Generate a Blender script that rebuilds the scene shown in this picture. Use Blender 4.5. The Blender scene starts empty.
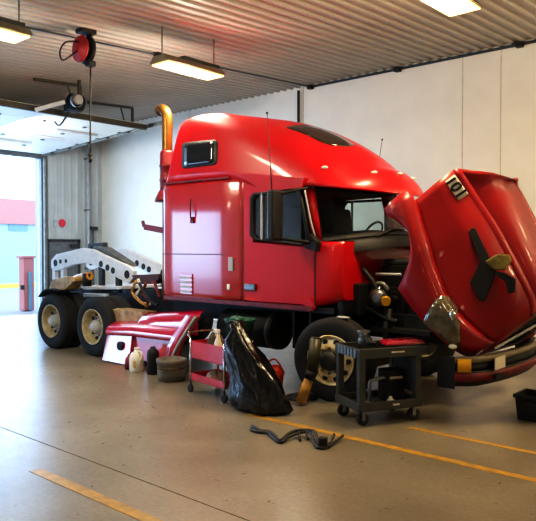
import bpy, math, random
from mathutils import Vector, Matrix
from mathutils.bvhtree import BVHTree
random.seed(7)
C = bpy.context.scene.collection
S, PI = bpy.context.scene, math.pi
sin, cos, rad = math.sin, math.cos, math.radians

# ------------------------------------------------------------------ camera frame (536 x 521)
YAW, PITCH, FPX = -0.7216, -0.021, 655.15
EYE = Vector((4.4795, -7.5351, 1.857))
FW = Vector((sin(YAW)*cos(PITCH), cos(YAW)*cos(PITCH), sin(PITCH)))
RT = Vector((cos(YAW), -sin(YAW), 0)); UP = RT.cross(FW)
def ray(x, y): return FW + RT*((x-268)/FPX) - UP*((y-260.5)/FPX)
def at(x, y, axis, v):
    """the place where the sight line through photo point (x, y) meets the plane axis = v"""
    d = ray(x, y); return EYE + d*((v-EYE[axis])/d[axis])
def ceil_z(y): return 5.44 + 0.055*(y-4)
def at_ceil(x, y, drop=0.0):
    d = ray(x, y); n = Vector((0, -0.055, 1)); p0 = Vector((0, 4, 5.44-drop))
    return EYE + d*(((p0-EYE).dot(n))/d.dot(n))
cam = bpy.data.cameras.new('camera'); co = bpy.data.objects.new('camera', cam); C.objects.link(co)
co.matrix_world = Matrix(((RT.x, UP.x, -FW.x, EYE.x), (RT.y, UP.y, -FW.y, EYE.y), (RT.z, UP.z, -FW.z, EYE.z), (0, 0, 0, 1)))
cam.sensor_width = 36; cam.lens = FPX/536*36; cam.clip_end = 300
S.camera = co

# ------------------------------------------------------------------ materials
def lin(h):
    h = h.lstrip('#'); v = [int(h[i:i+2], 16)/255 for i in (0, 2, 4)]
    return tuple((c/12.92 if c <= .04045 else ((c+.055)/1.055)**2.4) for c in v)+(1,)
def mat(name, c, rough=.5, metal=0, noise=.12, scale=8, coat=0, bump=0, bscale=60, emit=None, es=0, trans=0, c2=None, spec=.5):
    m = bpy.data.materials.new(name); m.use_nodes = True
    nt = m.node_tree; b = nt.nodes['Principled BSDF']; L = nt.links
    a = lin(c); d = lin(c2) if c2 else tuple(v*(1-noise*2) for v in a[:3])+(1,)
    t = nt.nodes.new('ShaderNodeTexCoord'); n = nt.nodes.new('ShaderNodeTexNoise')
    n.inputs['Scale'].default_value = scale; n.inputs['Detail'].default_value = 5
    L.new(t.outputs['Object'], n.inputs['Vector'])
    mx = nt.nodes.new('ShaderNodeMix'); mx.data_type = 'RGBA'
    r = nt.nodes.new('ShaderNodeMapRange'); r.inputs[1].default_value = .35; r.inputs[2].default_value = .65
    L.new(n.outputs['Fac'], r.inputs[0]); L.new(r.outputs[0], mx.inputs[0])
    mx.inputs[6].default_value = a; mx.inputs[7].default_value = d
    L.new(mx.outputs[2], b.inputs['Base Color'])
    b.inputs['Roughness'].default_value = rough; b.inputs['Metallic'].default_value = metal
    b.inputs['Coat Weight'].default_value = coat; b.inputs['Coat Roughness'].default_value = .04
    b.inputs['Specular IOR Level'].default_value = spec
    if trans: b.inputs['Transmission Weight'].default_value = trans
    if emit: b.inputs['Emission Color'].default_value = lin(emit); b.inputs['Emission Strength'].default_value = es
    if bump:
        n2 = nt.nodes.new('ShaderNodeTexNoise'); n2.inputs['Scale'].default_value = bscale; n2.inputs['Detail'].default_value = 4
        L.new(t.outputs['Object'], n2.inputs['Vector'])
        bp = nt.nodes.new('ShaderNodeBump'); bp.inputs['Strength'].default_value = bump; bp.inputs['Distance'].default_value = .02
        L.new(n2.outputs['Fac'], bp.inputs['Height']); L.new(bp.outputs[0], b.inputs['Normal'])
    return m
M = dict(
 red=mat('truck_red', '#c20410', .36, noise=.03, coat=.3, scale=3, spec=.35),
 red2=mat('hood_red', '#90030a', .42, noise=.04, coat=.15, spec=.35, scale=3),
 redl=mat('sleeper_red', '#b00410', .3, noise=.03, coat=1, scale=3),
 redp=mat('fairing_red', '#c4143c', .2, noise=.05, coat=1, scale=3),
 dred=mat('dark_red', '#7d0f14', .45, noise=.2),
 cowlred=mat('cowl_red', '#3c070a', .45, noise=.2),
 reelred=mat('reel_red', '#a0161c', .45, noise=.2),
 cartred=mat('cart_red', '#c8172c', .35, noise=.12, coat=.4),
 black=mat('black_plastic', '#060607', .6, noise=.1),
 frame=mat('chassis_black', '#080707', .6, noise=.3, bump=.2),
 engine=mat('engine_dark', '#0a0909', .6, noise=.4, scale=20),
 rubber=mat('tire_rubber', '#1b1b1d', .75, noise=.2, bump=.15),
 gasket=mat('gasket', '#0a0a0a', .6),
 rim=mat('cream_rim', '#c3b48c', .45, metal=.15, noise=.15, scale=14),  # aluminium rims; warm light on the metal is put into the cream
 frim=mat('lit_front_rim', '#f0e8c8', .4, metal=.05, c2='#d0ac55', scale=9),  # front rims: the same warm light put into a brighter cream and yellow
 chrome=mat('chrome', '#c9c9c9', .18, metal=1, noise=.05),
 steel=mat('steel', '#8b8d90', .35, metal=.9, noise=.2),
 brass=mat('exhaust_bronze', '#94662d', .36, metal=.7, c2='#64431d', scale=4),
 white=mat('white_paint', '#e6ecf2', .4, noise=.06),
 grey=mat('grey_paint', '#6e7378', .55, noise=.15),
 lgrey=mat('light_grey', '#b9bcc0', .5, noise=.1),
 dgrey=mat('dark_grey', '#33373a', .55, noise=.15),
 cart=mat('cart_plastic', '#3d3e3a', .55, noise=.15, bump=.1),
 slat=mat('cart_slats', '#6f8290', .5, noise=.12),
 bag=mat('bag_plastic', '#08080a', .22, noise=.2, bump=.6, bscale=9),
 brown=mat('deck_brown', '#5a3230', .6, c2='#3c2423', scale=9),
 tan=mat('tan_fender', '#b8a27e', .55, c2='#8f744c', scale=10),
 amber=mat('amber_lens', '#c9973f', .35, noise=.2),
 yellow=mat('yellow_lens', '#dba312', .35, noise=.12),
 olive=mat('olive_tube', '#46422a', .45, c2='#2f2c1e', scale=6),
 orange=mat('orange_plastic', '#ff4420', .4, noise=.05),
 green=mat('green_can', '#23604d', .45, noise=.2),
 jug=mat('jug_white', '#e9e5d6', .4, noise=.06),
 blue=mat('blue_plastic', '#3f6fae', .4, noise=.1),
 cloth=mat('rag_cloth', '#6a5a44', .9, c2='#2f2c26', scale=14),
 pail=mat('grey_pail', '#7b7264', .5, c2='#5c554c', scale=7),
 lens=mat('headlamp_lens', '#6d6553', .12, c2='#4a4636', coat=1, scale=12),
 plate=mat('plate_white', '#cfc9b8', .5, noise=.06),
 ink=mat('ink_black', '#0a0a0a', .5),
 tint=mat('tinted_glass', '#16181c', .06, noise=.05, coat=.6),
 sky=mat('skylight_glass', '#2c2013', .12, noise=.1, coat=.6),
 grille=mat('grille_dark', '#141c17', .5, noise=.3, scale=30),
 interior=mat('interior_dark', '#191714', .8, noise=.2),
 seat=mat('seat_cloth', '#2a2724', .9, noise=.2),
 wire=mat('wire_black', '#0e0b0b', .5),
 galv=mat('galvanized', '#8d8f88', .45, metal=.5, noise=.15),
 odark=mat('strut_olive', '#5a574b', .5, metal=.3, noise=.15),
 hood_under=mat('lamp_housing', '#7a705a', .5, noise=.1),
 lampglow=mat('lamp_lens', '#fff0c8', .4, emit='#ffd684', es=1.5),
 sign=mat('sign_red', '#d8304a', .5, noise=.05),
 mirrorlit=mat('mirror_shell', '#b9a55a', .28, metal=.8, c2='#6e6a4a', scale=7),  # chrome shell; the yellow light on it is put into this colour
)
def glass(name, tint, rough=.0, alpha=.25):
    m = bpy.data.materials.new(name); m.use_nodes = True; nt = m.node_tree
    o = nt.nodes['Material Output']; nt.nodes.remove(nt.nodes['Principled BSDF'])
    t = nt.nodes.new('ShaderNodeBsdfTransparent'); t.inputs[0].default_value = lin(tint)
    g = nt.nodes.new('ShaderNodeBsdfGlossy'); g.inputs['Roughness'].default_value = .03; g.inputs[0].default_value = (.9, .95, 1, 1)
    f = nt.nodes.new('ShaderNodeFresnel'); f.inputs[0].default_value = 1.45
    x = nt.nodes.new('ShaderNodeMixShader')
    nt.links.new(f.outputs[0], x.inputs[0]); nt.links.new(t.outputs[0], x.inputs[1]); nt.links.new(g.outputs[0], x.inputs[2])
    nt.links.new(x.outputs[0], o.inputs[0]); return m
M['glass'] = glass('windshield_glass', '#e2f2ee'); M['sideglass'] = glass('side_glass', '#dde8ea')

# ------------------------------------------------------------------ mesh builder
class MB:
    def __init__(s): s.v = []; s.f = []; s.sm = []
    def add(s, vs, fs, smooth=False):
        o = len(s.v); s.v += [Vector(p) for p in vs]; s.f += [tuple(i+o for i in f) for f in fs]; s.sm += [smooth]*len(fs); return s
    def box(s, c, d, R=None):
        x, y, z = d[0]/2, d[1]/2, d[2]/2; c = Vector(c)
        vs = [Vector(p) for p in ((-x,-y,-z),(x,-y,-z),(x,y,-z),(-x,y,-z),(-x,-y,z),(x,-y,z),(x,y,z),(-x,y,z))]
        if R is not None: vs = [R @ p for p in vs]
        return s.add([c+p for p in vs], [(0,3,2,1),(4,5,6,7),(0,1,5,4),(1,2,6,5),(2,3,7,6),(3,0,4,7)])
    def bb(s, a, b): return s.box([(a[i]+b[i])/2 for i in range(3)], [abs(b[i]-a[i]) for i in range(3)])
    def bar(s, a, b, w, h):
        a, b = Vector(a), Vector(b); d = (b-a); R = d.to_track_quat('X', 'Z').to_matrix()
        return s.box((a+b)/2, (d.length, w, h), R)
    def cyl(s, a, b, r, r2=None, n=20):
        a, b = Vector(a), Vector(b); r2 = r if r2 is None else r2
        R = (b-a).to_track_quat('Z', 'Y').to_matrix()
        A = [a+R @ Vector((r*cos(2*PI*i/n), r*sin(2*PI*i/n), 0)) for i in range(n)]
        B = [b+R @ Vector((r2*cos(2*PI*i/n), r2*sin(2*PI*i/n), 0)) for i in range(n)]
        s.add(A+B, [(i, (i+1) % n, n+(i+1) % n, n+i) for i in range(n)], True)
        return s.add(A+B, [tuple(range(n))[::-1], tuple(range(n, 2*n))])
    def tube(s, pts, r, n=8, smooth=3):
        pts = [Vector(p) for p in pts]
        if smooth:
            q = []
            P = [pts[0]]+pts+[pts[-1]]
            for i in range(1, len(P)-2):
                for k in range(smooth):
                    t = k/smooth; a, b, c, d = P[i-1], P[i], P[i+1], P[i+2]
                    q.append(.5*((2*b)+(c-a)*t+(2*a-5*b+4*c-d)*t*t+(3*b-a-3*c+d)*t**3))
            q.append(pts[-1]); pts = q
        rings = []; up = Vector((.3, .2, 1)).normalized()
        for i, p in enumerate(pts):
            d = (pts[min(i+1, len(pts)-1)]-pts[max(i-1, 0)]).normalized()
            x = d.cross(up)
            if x.length < .05: x = d.cross(Vector((1, 0, 0)))
            x.normalize(); y = d.cross(x)
            rr = r[min(i, len(r)-1)] if isinstance(r, list) else r
            rings.append([p+x*(rr*cos(2*PI*k/n))+y*(rr*sin(2*PI*k/n)) for k in range(n)])
        return s.loft(rings, True, True)
    def loft(s, rings, closed=True, caps=False, smooth=True, capA=None, capB=None):
        n = len(rings[0]); vs = [p for r in rings for p in r]; fs = []
        for i in range(len(rings)-1):
            for k in range(n if closed else n-1):
                k2 = (k+1) % n
                fs.append((i*n+k, i*n+k2, (i+1)*n+k2, (i+1)*n+k))
        s.add(vs, fs, smooth)
        ca = caps if capA is None else capA; cb = caps if capB is None else capB
        if ca: s.add(rings[0], [tuple(range(n))[::-1]])
        if cb: s.add(rings[-1], [tuple(range(n))])
        return s
    def lathe(s, prof, o, axis='y', n=32, caps=True):
        o = Vector(o); rings = []
        for r, h in prof:
            ring = []
            for k in range(n):
                a = 2*PI*k/n; c, d = r*cos(a), r*sin(a)
                ring.append(o+Vector({'y': (c, h, d), 'z': (c, d, h), 'x': (h, c, d)}[axis]))
            rings.append(ring)
        return s.loft(rings, True, caps)
    def prism(s, poly, a, b, axis=1):
        def P(q, h):
            if axis == 1: return Vector((q[0], h, q[1]))
            if axis == 0: return Vector((h, q[0], q[1]))
            return Vector((q[0], q[1], h))
        n = len(poly); A = [P(q, a) for q in poly]; B = [P(q, b) for q in poly]
        return s.add(A+B, [tuple(range(n))[::-1], tuple(range(n, 2*n))]+[(i, (i+1) % n, n+(i+1) % n, n+i) for i in range(n)])
    def ball(s, c, r, n=12):
        c = Vector(c); r = (r, r, r) if not isinstance(r, (tuple, list)) else r
        rings = [[c+Vector((r[0]*sin(t)*cos(2*PI*k/n), r[1]*sin(t)*sin(2*PI*k/n), r[2]*cos(t))) for k in range(n)] for t in [max(.02, min(PI-.02, PI*i/(n//2))) for i in range(n//2+1)]]
        return s.loft(rings, True, True)
    def grid(s, rows, smooth=True): return s.loft(rings=rows, closed=False, caps=False, smooth=smooth)
    def xf(s, fn): s.v = [fn(p) for p in s.v]; return s
    def mirror(s):
        n = len(s.v); vs = [Vector((p.x, -p.y, p.z)) for p in s.v]; fs = list(s.f); sm = list(s.sm)
        for f, m in zip(fs, sm): s.f.append(tuple(i+n for i in f[::-1])); s.sm.append(m)
        s.v += vs; return s
    def bvh(s): return BVHTree.FromPolygons(s.v, s.f)
    def build(s, name, m, parent=None, bevel=0, fix=True):
        o0 = Vector((0, 0, 0)); q = parent
        while q: o0 += q.location; q = q.parent
        me = bpy.data.meshes.new(name); me.from_pydata([p-o0 for p in s.v], [], s.f); me.update()
        me.polygons.foreach_set('use_smooth', s.sm)
        if fix:
            import bmesh
            b = bmesh.new(); b.from_mesh(me); bmesh.ops.remove_doubles(b, verts=b.verts, dist=1e-5)
            bmesh.ops.recalc_face_normals(b, faces=b.faces); b.to_mesh(me); b.free()
        me.materials.append(M[m] if isinstance(m, str) else m)
        o = bpy.data.objects.new(name, me); C.objects.link(o); o.parent = parent
        if bevel:
            md = o.modifiers.new('bevel', 'BEVEL'); md.width = bevel; md.segments = 2; md.limit_method = 'ANGLE'
        return o
def tag(o, label, cat, group=None):
    o['label'] = label; o['category'] = cat
    if group: o['group'] = group
    return o
def thing(name, loc, label, cat, group=None):
    o = bpy.data.objects.new(name, None); C.objects.link(o); o.location = loc; o.empty_display_size = .1
    return tag(o, label, cat, group)
def node(name, parent, loc=(0, 0, 0)):
    o = bpy.data.objects.new(name, None); C.objects.link(o); o.parent = parent; o.location = loc; o.empty_display_size = .1; return o
def struct(name, mb, m, parent=None, bevel=0):
    o = mb.build(name, m, parent, bevel)
    if not parent: o['kind'] = 'structure'
    return o
def lerp(a, b, t): return a+(b-a)*t
def interp(tab, x):
    if x <= tab[0][0]: return tab[0][1]
    for (a, va), (b, vb) in zip(tab, tab[1:]):
        if x <= b: return lerp(va, vb, (x-a)/(b-a))
    return tab[-1][1]
def rotz(mb, a, c): 
    R = Matrix.Rotation(a, 3, 'Z'); c = Vector(c); return mb.xf(lambda p: c+R @ p)

# ================================================================== SETTING
XL, XR, YB, YN = -12.3, 13.0, 4.0, -14.0
def floor_mat():
    m = mat('floor_concrete', '#8a8272', .16, c2='#766d5b', scale=1.1, spec=.8)
    nt = m.node_tree; b = nt.nodes['Principled BSDF']; L = nt.links
    t = nt.nodes.new('ShaderNodeTexCoord')
    n = nt.nodes.new('ShaderNodeTexNoise'); n.inputs['Scale'].default_value = 7; n.inputs['Detail'].default_value = 8; n.inputs['Roughness'].default_value = .7
    L.new(t.outputs['Object'], n.inputs['Vector'])
    r = nt.nodes.new('ShaderNodeMapRange'); r.inputs[1].default_value = .3; r.inputs[2].default_value = .7; r.inputs[3].default_value = .26; r.inputs[4].default_value = .36
    L.new(n.outputs['Fac'], r.inputs[0]); L.new(r.outputs[0], b.inputs['Roughness'])
    bp = nt.nodes.new('ShaderNodeBump'); bp.inputs['Strength'].default_value = .03; bp.inputs['Distance'].default_value = .02
    L.new(n.outputs['Fac'], bp.inputs['Height']); L.new(bp.outputs[0], b.inputs['Normal'])
    # fine speckle over the colour
    old = b.inputs['Base Color'].links[0].from_socket
    n3 = nt.nodes.new('ShaderNodeTexNoise'); n3.inputs['Scale'].default_value = 26; n3.inputs['Detail'].default_value = 6
    L.new(t.outputs['Object'], n3.inputs['Vector'])
    r3 = nt.nodes.new('ShaderNodeMapRange'); r3.inputs[1].default_value = .35; r3.inputs[2].default_value = .7; r3.inputs[3].default_value = .84; r3.inputs[4].default_value = 1.06
    L.new(n3.outputs['Fac'], r3.inputs[0])
    mx = nt.nodes.new('ShaderNodeMix'); mx.data_type = 'RGBA'; mx.blend_type = 'MULTIPLY'; mx.inputs[0].default_value = 1
    L.new(old, mx.inputs[6]); L.new(r3.outputs[0], mx.inputs[7]); L.new(mx.outputs[2], b.inputs['Base Color'])
    return m
M['floor'] = floor_mat()
M['ceiling'] = mat('ceiling_panel', '#aba7a1', .5, noise=.05, scale=1)
M['wall'] = mat('wall_panel', '#efece2', .55, noise=.03, scale=2, bump=.12, bscale=3)
M['liner'] = mat('wall_liner', '#bfc4c4', .5, noise=.06, scale=2)
M['doorwhite'] = mat('door_white', '#dedfd8', .45, noise=.03)
M['linepaint'] = mat('line_yellow', '#b98d2c', .4, c2='#95783a', scale=12)
M['joint'] = mat('joint_grey', '#d2ccbe', .6)
M['asphalt'] = mat('outside_ground', '#9a9298', .8, noise=.05)
M['outwall'] = mat('outside_wall', '#a9c0c6', .8, noise=.03)
M['outpink'] = mat('outside_fascia', '#c98078', .8, noise=.03)
M['outwin'] = mat('outside_window', '#7a959e', .5, noise=.05)
M['curb'] = mat('curb_yellow', '#d8c84a', .8, noise=.05)

struct('floor', MB().bb((XL-.35, YN, -.2), (XR, YB, 0)), 'floor')
# corrugated ceiling: ribs run across the truck
rows = []; x = XL-.2; prof = []
while x < XR:
    for dx, dz in ((0, 0), (.125, 0), (.14, -.035), (.185, -.035), (.2, 0)): prof.append((x+dx, dz))
    x += .2
mb = MB()
for y0, y1 in ((YN-.1, YB+.1),):
    mb.loft([[Vector((px, y, ceil_z(y)+dz)) for px, dz in prof] for y in (y0, y1)], False, False, False)
struct('ceiling', mb, 'ceiling')
struct('wall_back', MB().bb((XL-.3, YB, 0), (XR, YB+.2, 5.9)), 'wall')
struct('wall_front', MB().bb((XL-.3, YN-.2, 0), (XR, YN, 5.9)), 'wall')
struct('wall_right', MB().bb((XR, YN, 0), (XR+.2, YB, 5.9)), 'wall')
D1 = (-2.4, 1.98); D2 = (-12.3, -6.9); DH = 4.34; DH2 = 3.5
mb = MB()
mb.bb((XL-.3, YN, 0), (XL, D2[0], 5.9)); mb.bb((XL-.3, D2[1], 0), (XL, D1[0], 5.9))
for d, h in ((D1, DH), (D2, DH2)): mb.bb((XL-.3, d[0], h), (XL, d[1], 5.9))
mb.bb((XL-.3, D1[1], 0), (XL-.02, YB, 5.9))
y = D1[1]+.2
while y < YB-.05:                         # vertical ribs of the grey liner
    mb.prism([(XL-.02, y), (XL+.022, y+.03), (XL+.022, y+.07), (XL-.02, y+.1)], 2.08 if y < 3.25 else .02, 5.4, 2); y += .23
struct('wall_left', mb, 'liner')
mb = MB()
for a, b in ((D1[1]-.02, D1[1]+.16), (D1[0]-.16, D1[0]+.02)): mb.bb((XL-.05, a, 0), (XL+.07, b, DH+.05))
mb.bb((XL-.05, D1[0], DH-.05), (XL+.06, D1[1], DH+.08))
struct('trim_1', mb, 'grey')
# seams of the liner panels on the back wall
for i, (px, z0) in enumerate(((-.87, .02), (-.15, .02), (-4.62, .02), (-8.4, .02))):
    struct('trim_%d' % (i+2), MB().bb((px-.007, YB-.006, z0), (px+.007, YB+.01, 5.42)), 'joint')
# personnel door
d2 = MB().bb((XL-.02, 2.2, .02), (XL+.03, 3.12, 2.0)).build('door_2', 'grey'); d2['kind'] = 'structure'
MB().bb((XL-.02, 2.13, 0), (XL+.06, 2.2, 2.07)).bb((XL-.02, 3.12, 0), (XL+.06, 3.19, 2.07)).bb((XL-.02, 2.13, 2.0), (XL+.06, 3.19, 2.07)).build('door_frame', 'dgrey', d2)
MB().bb((XL+.03, 2.86, 1.83), (XL+.1, 3.1, 1.93)).build('door_closer', 'dgrey', d2, .01)
MB().cyl((XL+.03, 2.3, 1.0), (XL+.09, 2.3, 1.0), .03).build('door_handle', 'steel', d2)
# open overhead door lying under the ceiling
def doorz(x): return lerp(4.40, 4.62, (x+12.1)/4.5)
dr = node('door_1', None, (XL+.2, 0, DH)); dr['kind'] = 'structure'
for k in range(5):
    a, b = -12.1+k*.9+.008, -12.1+(k+1)*.9-.008
    MB().prism([(a, doorz(a)), (b, doorz(b)), (b, doorz(b)+.05), (a, doorz(a)+.05)], -2.35, 1.93, 1).build('door_section', 'doorwhite', dr)
    for yy in (1.86, .9, -.1, -1.1, -2.1):
        if k: MB().bb((a-.05, yy-.04, doorz(a)-.03), (a+.03, yy+.04, doorz(a)+.0)).build('hinge', 'galv', dr)
    if k in (1, 2, 3): MB().bb((a+.32, -.55+.35*k, doorz(a+.4)-.05), (a+.4, .55+.35*k, doorz(a+.4)-.005)).build('stiffener', 'lgrey', dr)
MB().bb((-7.68, -2.4, 4.54), (-7.6, 1.98, 4.66)).build('bottom_rail', 'odark', dr, .01)
# painted bay lines (slim paint films on the slab)
def paint_line(i, pts, w):
    mb = MB(); P = [at(x, y, 2, 0) for x, y in pts]
    a, b = P; a = Vector((a.x, (a.y+b.y)/2, 0)); b = Vector((b.x, (a.y+b.y)/2, 0))
    mb.bb((a.x, a.y-w/2, 0), (b.x, a.y+w/2, .003)); struct('trim_%d' % i, mb, 'linepaint')
yl = at(90, 494, 2, 0).y
struct('trim_6', MB().bb((-.55, yl-.05, 0), (12, yl+.05, .003)), 'linepaint')
yl = at(440, 458.5, 2, 0).y
struct('trim_7', MB().bb((-.45, yl-.045, 0), (12, yl+.045, .003)), 'linepaint')
yl = at(475, 441, 2, 0).y
struct('trim_8', MB().bb((1.15, yl-.035, 0), (12, yl+.035, .003)), 'linepaint')
struct('trim_9', MB().bb((-3, -4.32, 0), (8, -4.312, .002)), 'cloth')

# outside, in full daylight
g = struct('ground_outside', MB().bb((-60, -40, -.22), (XL-.35, 50, -.02)), 'asphalt')
bl = thing('neighbour_building', (-27, 12, 0), 'pale blue building with a pink fascia seen through the open bay door', 'building')
MB().bb((-33, -8, -.02), (-27, 30, 3.0)).build('wall', 'outwall', bl)
MB().bb((-33.2, -8.2, 3.0), (-26.85, 30, 4.25)).build('fascia', 'outpink', bl)
wn = MB(); p, q = at(9, 223, 0, -26.95), at(28, 231, 0, -26.95)
wn.bb((-27.02, p.y, q.z), (-26.95, q.y, p.z)).build('window', 'outwin', bl)
p = at(20, 291, 2, 0)
tag(MB().prism([(-24.2, -.02), (-23.8, -.02), (-23.82, .16), (-24.2, .18)], -8, 30, 1).build('kerb_stop', 'curb'), 'yellow painted kerb in front of the pale building outside', 'kerb')
pd = thing('fuel_pedestal', (0, 0, 0), 'pale red pedestal box standing outside beside the door opening', 'pedestal')
a, b = at(22, 258, 0, -13.4), at(33, 314, 0, -13.4); pd.location = (-13.4, (a.y+b.y)/2, 0)
MB().bb((-13.6, a.y, .0), (-13.3, b.y, a.z)).build('cabinet', 'outpink', pd, .02)  # pale red, same colour as the fascia
MB().bb((-13.65, a.y-.05, a.z), (-13.25, b.y+.03, a.z+.06)).build('top_cover', 'outpink', pd, .01)
MB().bb((-13.28, a.y+.12, .02), (-13.2, a.y+.2, 1.12)).build('front_post', 'outwin', pd)
MB().bb((-13.32, a.y-.1, .62), (-13.27, a.y-.0, .75)).build('spout', 'dgrey', pd)

# ================================================================== TRUCK
T = thing('semi_truck', (0, 0, 0), 'red semi truck tractor with sleeper cab and raised hood parked in the bay', 'truck')
BW = [(-3.32, 1.08), (-3.25, 1.115), (-2.2, 1.12), (-1.95, 1.115), (-1.66, 1.055), (-.5, 1.02), (-.08, .97)]   # half width of the body
def bw(x): return interp(BW, x)
ZB = [(-3.32, 1.09), (-.5, 1.09), (-.3, 1.14), (-.08, 1.2)]
def side_rows(xs, zt, chamfer):
    rows = []
    for x in xs:
        w = bw(x); zb = interp(ZB, x)
        r = [(w-.07, zb), (w-.015, zb+.03), (w, zb+.1), (w, 1.5)]
        if chamfer: r += [(w, 1.9), (w, 2.3), (w, 2.72), (w-.05, 2.84)]
        else: r += [(w, 1.86), (w-.02, 1.92)]
        rows.append([Vector((x, -y, z)) for y, z in r]+[Vector((x, y, z)) for y, z in r[::-1]])
    return rows
SL = MB().loft(side_rows([-3.32, -3.29, -3.25, -3.0, -2.6, -2.2, -2.05, -1.95, -1.85, -1.75, -1.66], 2.84, True), True, True)
slb = SL.bvh(); M['redl'].node_tree.nodes['Principled BSDF'].inputs['Coat IOR'].default_value = 1.74; M['redl'].node_tree.nodes['Principled BSDF'].inputs['Coat Roughness'].default_value = .13
M['redp'].node_tree.nodes['Principled BSDF'].inputs['Coat IOR'].default_value = 1.9
sleeper = SL.build('sleeper', 'redl', T)
CB = MB().loft(side_rows([-1.66, -1.3, -.9, -.5, -.3, -.08], 1.92, False), True, True)
cbb = CB.bvh(); cab = CB.build('cab', 'red', T)
# ---- roof shell
H = [(-3.3, 3.84), (-3.05, 3.88), (-2.6, 3.86), (-2.1, 3.79), (-1.5, 3.67), (-1.06, 3.52), (-.675, 3.33), (-.4, 3.16), (-.19, 2.97), (-.08, 2.90), (.05, 2.86), (.15, 2.78), (.24, 2.67), (.29, 2.58)]
CR = [(-3.3, .03), (-2.4, .05), (-1.8, .12), (-1.3, .24), (-.9, .32), (-.5, .30), (-.2, .2), (.1, .12), (.29, .02)]
def hz(x):
    return sum(interp(H, x+d) for d in (-.08, -.04, 0, .04, .08))/5 if x < -.25 else interp(H, x)
def rw(x):
    if x < -2.0: return 1.075 if x > -3.25 else 1.05
    if x < -.7: return lerp(1.075, 1.03, (x+2.0)/1.3)
    t = (x+.7)/1.0; return 1.03*max(1e-4, 1-t**2.3)**(1/2.3)
def rz0(x): return interp([(-3.3, 2.82), (-1.9, 2.82), (-1.4, 2.64), (-.6, 2.63), (.29, 2.52)], x)
def rn(x): return interp([(-3.3, 9), (-2.2, 8), (-1.2, 5.5), (-.5, 4), (.0, 3), (.29, 2.4)], x)
def roof_side(x, t):
    n = rn(x); return rw(x)*(1-.10*t)*max(0, 1-t**n)**(1/n)
def rz(x, y, t): return rz0(x)+(hz(x)-interp(CR, x)-rz0(x))*t+interp(CR, x)*(1-min(1, abs(y)/rw(x))**2)
def rlean(x, t): return .24*t if x < -3.0 else .24*t*max(0, (-2.2-x)/.8) if x < -2.2 else 0
def roof_pt(x, y):
    lo, hi = 0, 1
    for _ in range(30):
        m = (lo+hi)/2
        if roof_side(x, m) > abs(y): lo = m
        else: hi = m
    return Vector((x+rlean(x, lo), y, rz(x, y, lo)))
ths = [0, .12, .25, .4, .55, .68, .78, .86, .92, .96, .985, .997, 1]
rings = []
for x in [-3.3, -3.27, -3.15, -3.0, -2.8, -2.6, -2.4, -2.2, -2.0, -1.8, -1.6, -1.4, -1.2, -1.0, -.85, -.7, -.55, -.4, -.3, -.24, -.19, -.14, -.08, 0, .06, .12, .17, .21, .25, .275, .29]:
    h = [(max(roof_side(x, t), .0), t) for t in ths[:-1]]; top = h[-1][0]
    r = [Vector((x+rlean(x, t), -y, rz(x, y, t))) for y, t in h]
    r += [Vector((x+rlean(x, 1), -top*k, rz(x, top*k, 1))) for k in (.75, .5, .25, 0, -.25, -.5, -.75)]
    r += [Vector((x+rlean(x, t), y, rz(x, y, t))) for y, t in h[::-1]]
    rings.append(r)
RF = MB().loft(rings, True, True); rfb = RF.bvh(); roof = RF.build('roof_fairing', 'red', T)
def hit(bvh, x, y, off=.006):
    p, n, i, d = bvh.ray_cast(EYE, ray(x, y).normalized())
    if p is None: return None
    if n.dot(EYE-p) < 0: n = -n
    return p+n*off, n
def patch(bvh, quad, nu=8, nv=8, off=.006, roundness=.0):
    """a thin skin laid on a surface inside the photo quad (tl, tr, br, bl)"""
    rows = []
    for j in range(nv+1):
        row = []
        for i in range(nu+1):
            u, v = i/nu, j/nv
            if roundness:
                a, b = 2*u-1, 2*v-1
                u = .5+.5*a*(1-roundness*b**8*.5*abs(a)**2); v = .5+.5*b*(1-roundness*(2*i/nu-1)**8*.5*abs(b)**2)
            tl, tr, br, bl = quad
            x = lerp(lerp(tl[0], tr[0], u), lerp(bl[0], br[0], u), v); y = lerp(lerp(tl[1], tr[1], u), lerp(bl[1], br[1], u), v)
            h = hit(bvh, x, y, off); row.append(h[0] if h else None)
        rows.append(row)
    for row in rows:
        good = [p for p in row if p]
        for i, p in enumerate(row):
            if p is None: row[i] = good[0] if good else Vector((0, 0, 2))
    return MB().grid(rows)
def rrect(q, r=.18, n=5):
    """outline of a quad (tl, tr, br, bl) with rounded corners"""
    out = []
    for i in range(4):
        a, b, c = Vector(q[i-1]), Vector(q[i]), Vector(q[(i+1) % 4])
        d = min((a-b).length, (c-b).length)*r; p0 = b+(a-b).normalized()*d; p1 = b+(c-b).normalized()*d
        for k in range(n+1):
            t = k/n; out.append(tuple(p0*(1-t)**2+b*2*t*(1-t)+p1*t*t))
    return out
def patch_poly(bvh, out, off=.008, rings=4, edge=.012):
    cx = sum(p[0] for p in out)/len(out); cy = sum(p[1] for p in out)/len(out); R_ = []
    for k in range(rings, -1, -1):
        f = max(k/rings, .02); ring = []
        for x, y in out:
            h = hit(bvh, cx+(x-cx)*f, cy+(y-cy)*f, off); ring.append(h[0] if h else None)
        good = [p for p in ring if p]
        R_.append([p or good[0] for p in ring])
    skirt = []
    for x, y in out:
        h = hit(bvh, x, y, off-edge); skirt.append(h[0] if h else R_[0][0])
    return MB().loft([skirt]+R_, True, False, capB=True)
def grow(q, k):
    cx = sum(p[0] for p in q)/4; cy = sum(p[1] for p in q)/4
    return [(cx+(p[0]-cx)*k, cy+(p[1]-cy)*k) for p in q]
q = [(184.5, 144), (216, 141), (215.5, 163.5), (184, 167.5)]
so = patch_poly(rfb, rrect(grow(q, 1.12)), .012).build('sleeper_window', 'dgrey', T)
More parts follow.
